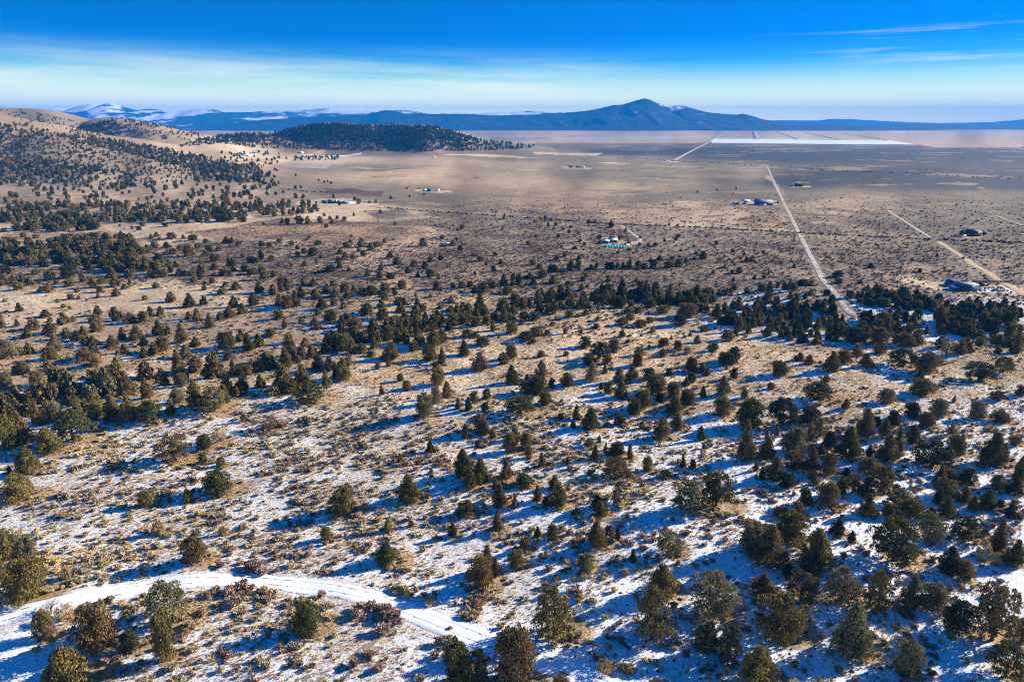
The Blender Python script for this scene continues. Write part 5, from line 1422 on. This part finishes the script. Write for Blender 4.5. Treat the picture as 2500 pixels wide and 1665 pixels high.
stuff('stones', np.stack([sx, sy, ground_z(sx, sy) + ss * .12], 1), np.stack([ss, ss, ss * .7], 1), rg.uniform(0, 6, n), rg.integers(0, 3, n), np.array([(.15, .095, .065)] * n) * rg.uniform(.6, 1.3, (n, 1)), STONE, label_='small dark stones strewn on the snow')

m_log = flat_mat('weathered_log', (0.13, 0.085, 0.06), .9, .1, .4, 5)


def fallen(px0, py0, px1, py1, r_, lb, branches=6, seed=1):
    x_, y_, _z = hit([px0, px1], [py0, py1])
    z_ = ground_z(x_, y_)
    root = bpy.data.objects.new('fallen_log', None); COL.objects.link(root)
    root.location = (x_[0], y_[0], z_[0])
    tag(root, lb, 'log')
    V, F = [], []
    a = np.array([0, 0, r_]); b_ = np.array([x_[1] - x_[0], y_[1] - y_[0], z_[1] - z_[0] + r_ * .7])
    m_ = (a + b_) / 2 + np.array([.1, .1, .04])
    tube(V, F, a, m_, r_, r_ * .75, 8); tube(V, F, m_, b_, r_ * .75, r_ * .35, 8)
    F.append(tuple(range(7, -1, -1)))
    obj('trunk', mesh_from('log_trunk', np.array(V), F, [m_log], True), root)
    rg_ = np.random.default_rng(seed)
    V, F = [], []
    for k in range(branches):
        p = a + (b_ - a) * rg_.uniform(.3, .95)
        q_ = p + np.array([rg_.uniform(-1, 1), rg_.uniform(-1, 1), rg_.uniform(.2, .9)])
        tube(V, F, p, q_, r_ * .35, r_ * .08, 4)
    obj('branches', mesh_from('log_branches', np.array(V), F, [m_log], True), root)


fallen(1537, 1586, 1497, 1556, .24, 'dark fallen trunk lying on the snow left of the tall reddish juniper', 5, 3)
fallen(1456, 1612, 1447, 1592, .22, 'short dark log sticking out of the snow below the airy juniper', 3, 4)
fallen(2300, 893, 2338, 880, .20, 'bare fallen juniper limb on tan ground beside the right-hand wood', 9, 5)
fallen(2230, 1398, 2180, 1400, .25, 'brown dead brush heap under the large spreading juniper at lower right', 14, 6)
fallen(1924, 962, 1895, 951, .14, 'thin dead branch on the tan slope right of a small olive juniper', 8, 7)
fallen(2320, 932, 2372, 936, .14, 'long pale fallen pole below the blackish juniper at the right', 4, 8)


def bare_tree(px, py, w, h, lb, seed):
    x_, y_, _z = hit(px, py)
    zc = project(x_, y_, 0)[2][0]
    w, h = w * zc / FPX, h * zc / FPX * 1.05
    root = bpy.data.objects.new('leafless_tree', None); COL.objects.link(root)
    root.location = (x_[0], y_[0], float(ground_z(x_[0], y_[0])) - .05)
    tag(root, lb, 'tree', 'leafless pale trees')
    rg_ = np.random.default_rng(seed)
    V, F, V2, F2 = [], [], [], []

    def grow(p, d, L, r_, lev):
        q_ = p + d * L
        tube(*((V, F) if lev < 2 else (V2, F2)), p, q_, r_, r_ * .6, 5 if lev < 2 else 3)
        if lev >= 4: return
        for _ in range(3 if lev < 3 else 4):
            nd = d + rg_.normal(0, .48, 3) * np.array([w / h * 1.5, w / h * 1.5, .6]); nd[2] = max(nd[2], .1); nd /= np.linalg.norm(nd)
            grow(p + d * L * rg_.uniform(.55, 1), nd, L * rg_.uniform(.6, .82), r_ * .55, lev + 1)
    for k in range(4):
        d = np.array([rg_.uniform(-.5, .5), rg_.uniform(-.5, .5), 1]); d /= np.linalg.norm(d)
        grow(np.array([rg_.uniform(-.15, .15), rg_.uniform(-.15, .15), 0]), d, h * .30, .07, 0)
    obj('trunk', mesh_from('bare_trunk', np.array(V), F, [m_bark], True), root)
    obj('branches', mesh_from('bare_branches', np.array(V2), F2, [m_twig], True), root)


bare_tree(122, 1500, 90, 60, 'bare grey twiggy tree at the track edge in the lower left corner', 1)
bare_tree(2310, 868, 60, 34, 'pale leafless tree on the edge of the right-hand wood', 2)
bare_tree(1735, 786, 45, 26, 'grey leafless tree at the rim of the tan hilltop', 3)
bare_tree(715, 772, 26, 20, 'pale leafless tree among junipers on the flat left of centre', 4)
bare_tree(1960, 1350, 40, 40, 'thin bare tree between brown junipers in the lower right grove', 5)
bare_tree(1108, 826, 22, 18, 'grey leafless tree at the end of the tree line right of centre left', 6)
bare_tree(1392, 762, 34, 14, 'pale leafless shrub tree in the middle tree line', 7)
bare_tree(1968, 995, 26, 30, 'bare grey snag behind a blackish juniper on the upper right slope', 8)

# ------------------------------------------------------------------ buildings on the plain
m_blue = flat_mat('blue_siding', (0.03, 0.09, 0.22), .6, .3, .15, 2)
m_teal = flat_mat('dark_green_siding', (0.025, 0.085, 0.085), .6, .3, .15, 2)
m_white = flat_mat('white_siding', (0.74, 0.74, 0.74), .6, .3, .06, 2)
m_tin = flat_mat('grey_tin_roof', (0.25, 0.28, 0.34), .8, .15, .12, 1.5)
m_snowroof = flat_mat('snowy_roof', SNOW, .8, .2, .05, 1)
m_darkroof = flat_mat('dark_roof', (0.045, 0.055, 0.07), .7, .3, .2, 1.5)
m_glass = flat_mat('window_glass', (0.04, 0.05, 0.06), .15, .5, .1, 1)
m_door = flat_mat('door_paint', (0.10, 0.075, 0.06), .6, .3, .15, 2)
m_wood = flat_mat('weathered_boards', (0.20, 0.14, 0.10), .8, .2, .25, 3)
m_aqua = flat_mat('teal_sheeting', (0.02, 0.46, 0.40), .4, .4, .12, 1.2)
m_rubber = flat_mat('tyre_rubber', (0.02, 0.02, 0.02), .8, .2, .1, 3)
m_red = flat_mat('rusty_paint', (0.24, 0.10, 0.07), .7, .2, .2, 3)
m_beige = flat_mat('beige_siding', (0.50, 0.44, 0.36), .7, .2, .08, 2)


def box(V, F, x0, x1, y0, y1, z0, z1):
    s = len(V)
    V += [(x0, y0, z0), (x1, y0, z0), (x1, y1, z0), (x0, y1, z0), (x0, y0, z1), (x1, y0, z1), (x1, y1, z1), (x0, y1, z1)]
    F += [(s, s + 3, s + 2, s + 1), (s + 4, s + 5, s + 6, s + 7), (s, s + 1, s + 5, s + 4), (s + 1, s + 2, s + 6, s + 5), (s + 2, s + 3, s + 7, s + 6), (s + 3, s, s + 4, s + 7)]


def part(name, boxes, m, parent):
    V, F = [], []
    for b_ in boxes:
        box(V, F, *b_)
    return obj(name, mesh_from(name, V, F, [m]), parent)


def ground_root(name, px, py, lb, cat, group=None, rot=0.0):
    x_, y_, _z = hit(px, py)
    root = bpy.data.objects.new(name, None); COL.objects.link(root)
    root.location = (x_[0], y_[0], float(ground_z(x_[0], y_[0])) - .05)
    root.rotation_euler = (0, 0, rot)
    tag(root, lb, cat, group)
    return root, project(x_, y_, 0)[2][0] / FPX


def house(px, py, wpx, hpx, depth, lb, wall, roofm, name='house', cat='house', roof_share=.4, gable='x', doors=1, windows=2, rot=0.0, group=None, chimney=False):
    """wpx, hpx: width and height of the front in photograph pixels at its own distance; front face towards -Y"""
    root, k = ground_root(name, px, py, lb, cat, group, rot)
    w, h = wpx * k, hpx * k
    hw = h * (1 - roof_share); hr = h * roof_share
    d = depth
    V, F = [], []
    box(V, F, -w / 2, w / 2, 0, d, -.3, hw)
    s = len(V)
    if gable == 'x':                                        # ridge runs along X, gables at the ends
        V += [(-w / 2, 0, hw), (w / 2, 0, hw), (w / 2, d, hw), (-w / 2, d, hw), (-w / 2, d / 2, hw + hr), (w / 2, d / 2, hw + hr)]
        F += [(s, s + 3, s + 4), (s + 1, s + 5, s + 2)]
    else:
        V += [(-w / 2, 0, hw), (w / 2, 0, hw), (w / 2, d, hw), (-w / 2, d, hw), (0, 0, hw + hr), (0, d, hw + hr)]
        F += [(s, s + 1, s + 4), (s + 2, s + 3, s + 5)]
    obj('wall', mesh_from('wall', V, F, [wall]), root)
    o_ = .35; t_ = .14
    V, F = [], []

    def slab(a, b_, c, d_):
        s = len(V)
        for p in (a, b_, c, d_): V.append((p[0], p[1], p[2] + .02))
        for p in (a, b_, c, d_): V.append((p[0], p[1], p[2] + .02 + t_))
        F.extend([(s + 3, s + 2, s + 1, s), (s + 4, s + 5, s + 6, s + 7)] + [(s + i, s + (i + 1) % 4, s + 4 + (i + 1) % 4, s + 4 + i) for i in range(4)])
    if gable == 'x':
        dz = hr / (d / 2) * o_
        slab((-w / 2 - o_, -o_, hw - dz), (w / 2 + o_, -o_, hw - dz), (w / 2 + o_, d / 2, hw + hr), (-w / 2 - o_, d / 2, hw + hr))
        slab((w / 2 + o_, d + o_, hw - dz), (-w / 2 - o_, d + o_, hw - dz), (-w / 2 - o_, d / 2, hw + hr), (w / 2 + o_, d / 2, hw + hr))
    else:
        dz = hr / (w / 2) * o_
        slab((-w / 2 - o_, d + o_, hw - dz), (-w / 2 - o_, -o_, hw - dz), (0, -o_, hw + hr), (0, d + o_, hw + hr))
        slab((w / 2 + o_, -o_, hw - dz), (w / 2 + o_, d + o_, hw - dz), (0, d + o_, hw + hr), (0, -o_, hw + hr))
    rf = obj('roof', mesh_from('roof', V, F, [roofm]), root)
    if chimney:
        part('chimney', [(w * .2, w * .2 + .7, d * .55, d * .55 + .7, hw + hr * .4, hw + hr + .9)], m_wood, rf)
    n = doors + windows
    for i in range(n):
        cx_ = -w / 2 + w * (i + .5) / n
        if i < doors:
            part('door', [(cx_ - min(w * .1, 1.4), cx_ + min(w * .1, 1.4), -.07, -.004, -.02, hw * .82)], m_door, root)
        else:
            wn = part('window', [(cx_ - w * .07, cx_ + w * .07, -.08, -.004, hw * .40, hw * .78)], m_white, root)
            part('pane', [(cx_ - w * .058, cx_ + w * .058, -.10, -.081, hw * .45, hw * .74)], m_glass, wn)
    return root


def hoop(px, py, wpx, hpx, depth, lb, cover, name='hoop_shed', rot=0.0, group=None):
    root, k = ground_root(name, px, py, lb, 'shed', group, rot)
    w, h = wpx * k, hpx * k
    n = 12
    V, F = [], []
    for y in (0, depth):
        for i in range(n + 1):
            a = math.pi * i / n
            V.append((-math.cos(a) * w / 2, y, math.sin(a) ** .8 * h))
    for i in range(n):
        F.append((i, i + 1, n + 1 + i + 1, n + 1 + i))
    obj('cover', mesh_from('cover', V, F, [cover], True), root)
    V2 = [(v[0] * .98, v[1] + (.12 if v[1] == 0 else -.12), v[2] * .97) for v in V]
    obj('end_wall', mesh_from('end_wall', V2, [tuple(range(n, -1, -1)), tuple(range(n + 1, 2 * n + 2))], [m_blue]), root)
    part('door', [(-w * .2, w * .2, -.02, .08, 0, h * .7)], m_darkroof, root)
    return root


def vehicle(px, py, Lm, body, lb, rot=0.0, group='vehicles parked on the plain'):
    root, k = ground_root('pickup_truck', px, py, lb, 'truck', group, rot)
    V, F = [], []
    box(V, F, -Lm / 2, Lm / 2, -.95, .95, .45, 1.15)
    obj('body', mesh_from('body', V, F, [body]), root)
    V, F = [], []
    s = 0
    V += [(-.9, -.85, 1.152), (1.2, -.85, 1.152), (1.2, .85, 1.152), (-.9, .85, 1.152), (-.7, -.75, 1.85), (.6, -.75, 1.85), (.6, .75, 1.85), (-.7, .75, 1.85)]
    F += [(0, 3, 2, 1), (4, 5, 6, 7), (0, 1, 5, 4), (1, 2, 6, 5), (2, 3, 7, 6), (3, 0, 4, 7)]
    obj('cab', mesh_from('cab', V, F, [m_glass]), root)
    for sx_ in (-Lm * .32, Lm * .32):
        for sy_ in (-.95, .72):
            V, F = [], []
            tube(V, F, (sx_, sy_, .42), (sx_, sy_ + .23, .42), .42, .42, 12)
            F += [tuple(range(11, -1, -1)), tuple(range(12, 24))]
            obj('wheel', mesh_from('wheel', V, F, [m_rubber]), root)
    return root


# right-hand homestead
house(2367, 711, 39, 17, 6.0, 'large blue barn with grey tin roof in the sandy yard behind the right-hand wood', m_blue, m_tin, 'barn', 'barn', .16, 'x', 1, 0)
hoop(2333, 699, 24, 13, 5, 'rounded blue shed just left of the large blue barn', m_blue)
house(2336, 709, 15, 8, 4, 'low snow-roofed lean-to in front of the rounded blue shed', m_blue, m_snowroof, 'shed', 'shed', .25, 'x', 1, 0)
house(2402, 699, 8, 7, 2.5, 'small brown box shed standing right of the large blue barn', m_wood, m_darkroof, 'shed', 'shed', .2, 'x', 1, 0)
r_, k_ = ground_root('low_fence', 2420, 691, 'dark board fence behind the yard to the right of the large blue barn', 'fence')
for i in range(12):
    part('post', [(-9 + i * 1.65, -9 + i * 1.65 + .14, 0, .14, 0, 1.5)], m_wood, r_)
for i in range(11):
    for z_ in (.25, .62, 1.0):
        part('board', [(-9 + i * 1.65 + .15, -9 + i * 1.65 + 1.64, .02, .08, z_, z_ + .28)], m_wood, r_)
r_, k_ = ground_root('timber_stack', 2438, 711, 'low stack of weathered timber on the yard right of the brown box shed', 'timber')
for i in range(4):
    part('plank', [(-2.2, 2.4, i * .45, i * .45 + .35, .1, .5)], m_wood, r_)
# green house further back
house(2384, 577, 23, 15, 8, 'dark green two-storey house with dark roof alone on the right of the plain', m_teal, m_darkroof, 'house', 'house', .32, 'x', 1, 3)
house(2362, 577, 13, 10, 6, 'low dark outbuilding attached to the left of the dark green house', m_teal, m_darkroof, 'shed', 'shed', .3, 'x', 1, 1)
vehicle(2347, 578, 5.2, m_white, 'white pickup parked left of the dark green house', .1)
vehicle(2404, 573, 4.6, m_wood, 'brown vehicle parked right of the dark green house', .2)
# homestead with the teal sheeting
house(1499, 592, 17, 8, 6, 'blue-fronted cabin with snowy roof behind the long teal sheeting', m_blue, m_snowroof, 'cabin', 'cabin', .35, 'x', 1, 3)
house(1480, 594, 14, 7, 4, 'white-roofed blue trailer left of the cabin by the teal sheeting', m_blue, m_snowroof, 'trailer', 'trailer', .2, 'x', 1, 1)
r_, k_ = ground_root('sheeted_bed', 1501, 604, 'long low bed covered with bright teal sheeting in front of the cabin', 'garden bed')
for i in range(7):
    x0 = -24 * k_ + i * 48 * k_ / 7
    V, F = [], []
    wd = 48 * k_ / 7
    y0 = -i * .42
    V += [(x0 + .05, y0, .05), (x0 + wd - .03, y0 - .35, .05), (x0 + wd - .03, y0 + 3.4, .05), (x0 + .05, y0 + 3.8, .05), (x0 + .1, y0 + .3, .55), (x0 + wd - .08, y0, .62), (x0 + wd - .08, y0 + 3.0, 1.15), (x0 + .1, y0 + 3.4, 1.1)]
    F += [(0, 3, 2, 1), (4, 5, 6, 7), (0, 1, 5, 4), (1, 2, 6, 5), (2, 3, 7, 6), (3, 0, 4, 7)]
    obj('sheet', mesh_from('sheet', V, F, [m_aqua]), r_)
vehicle(1527, 601, 4.8, m_white, 'white pickup parked at the right end of the teal sheeting', .4)
house(1092, 600, 11, 6, 3.5, 'small white trailer among junipers on the brush flat right of centre left', m_white, m_snowroof, 'trailer', 'trailer', .15, 'x', 1, 1)
# farm on the left centre
house(791, 495, 11, 5, 6, 'dark-roofed hut at the left end of the pale farmyard', m_blue, m_darkroof, 'hut', 'hut', .45, 'x', 1, 1)
house(811, 497, 22, 8, 8, 'long low farmhouse with pale roof in the pale farmyard', m_blue, m_tin, 'farmhouse', 'house', .45, 'x', 1, 4, chimney=True)
house(829, 497, 11, 6, 6, 'blue shed between the long farmhouse and a dark shed', m_blue, m_tin, 'shed', 'shed', .35, 'x', 1, 1)
house(842, 498, 11, 6, 6, 'dark shed at the right end of the pale farmyard', m_teal, m_tin, 'shed', 'shed', .45, 'x', 1, 0)
house(1037, 468, 9, 5, 6, 'small white building left of the dark blue house on the middle plain', m_white, m_snowroof, 'shed', 'shed', .35, 'x', 1, 1)
house(1048, 468, 10, 6, 7, 'dark blue house between two white sheds on the middle plain', m_blue, m_darkroof, 'house', 'house', .4, 'x', 1, 2)
house(1068, 467, 8, 4, 6, 'small white shed right of the dark blue house on the middle plain', m_white, m_snowroof, 'shed', 'shed', .35, 'x', 1, 0)
house(1059, 385, 5, 3, 8, 'tiny white shed on the open plain below the dark flat-topped hill', m_white, m_snowroof, 'shed', 'shed', .35, 'x', 1, 0)
# ranch by the straight road
house(1868, 501, 39, 11, 9, 'long blue ranch house with pale roof left of the straight road', m_blue, m_tin, 'ranch_house', 'house', .4, 'x', 1, 6, chimney=True)
house(1853, 491, 7, 5, 8, 'blue gabled barn end rising behind the long blue ranch house', m_blue, m_blue, 'barn', 'barn', .4, 'y', 1, 0)
hoop(1799, 500, 11, 5.5, 8, 'leftmost of two small pale hoop sheds by the ranch', m_white)
hoop(1817, 500, 9.5, 5.5, 8, 'rightmost of two small pale hoop sheds by the ranch', m_white)
house(1823, 495, 15, 6, 7, 'white cottage behind the hoop sheds at the ranch', m_white, m_snowroof, 'cottage', 'house', .4, 'x', 1, 3)
vehicle(1862, 502, 5.4, m_white, 'white pickup parked in front of the long blue ranch house', .05)
vehicle(1899, 496, 5.4, m_wood, 'dark pickup parked between the ranch and the straight road', 1.2)
hoop(1953, 456, 14, 6.5, 12, 'dark blue rounded barn alone right of the straight road', m_blue, 'hoop_barn')
vehicle(1934, 456, 5.6, m_door, 'dark pickup left of the dark blue rounded barn', .2)
# far farms
house(1395, 410, 9, 4.5, 10, 'dark house at the left end of the far farm on the middle plain', m_blue, m_darkroof, 'house', 'house', .4, 'x', 1, 2)
house(1413, 410, 14, 3, 8, 'long dark shed of the far farm on the middle plain', m_wood, m_darkroof, 'shed', 'shed', .35, 'x', 2, 0)
house(1425, 410, 5, 3, 8, 'white shed at the right end of the far farm', m_white, m_snowroof, 'shed', 'shed', .35, 'x', 1, 0)
house(1627, 395, 5, 3, 9, 'white house beside the start of the far diagonal road', m_white, m_snowroof, 'house', 'house', .35, 'x', 1, 1)
house(1634, 395.5, 4, 2.2, 7, 'low white shed right of the white house at the far diagonal road', m_white, m_snowroof, 'shed', 'shed', .35, 'x', 1, 0)
house(598, 381, 22, 2.6, 14, 'long white barn in the shaded snowy yard under the left hills', m_white, m_snowroof, 'barn', 'barn', .4, 'x', 2, 0)
house(586, 376, 10, 2.6, 12, 'blue shed behind the long white barn under the left hills', m_blue, m_snowroof, 'shed', 'shed', .4, 'x', 1, 0)
house(618, 374, 9, 2.4, 12, 'right-hand blue shed behind the long white barn under the left hills', m_blue, m_tin, 'shed', 'shed', .4, 'x', 1, 0)
house(734, 375, 9, 3.5, 10, 'small white house on the tan field at the foot of the flat-topped hill', m_white, m_snowroof, 'house', 'house', .4, 'x', 1, 1)

# ------------------------------------------------------------------ the air
V, F = [], []
box(V, F, -16000, 16000, -400, 17800, -12, 440)
hm = bpy.data.materials.new('haze')
hm.use_nodes = True
ht = hm.node_tree
ht.nodes.clear()
ho = N(ht, 'ShaderNodeOutputMaterial')
pv = N(ht, 'ShaderNodeVolumePrincipled')
pv.inputs['Color'].default_value = (0.01, 0.31, 1.0, 1)
pv.inputs['Density'].default_value = 9.5e-5
pv.inputs['Anisotropy'].default_value = 0.0
link(ht, pv.outputs[0], ho.inputs['Volume'])
hz = obj('haze', mesh_from('haze', V, F, [hm]))
tag(hz, kind='stuff')
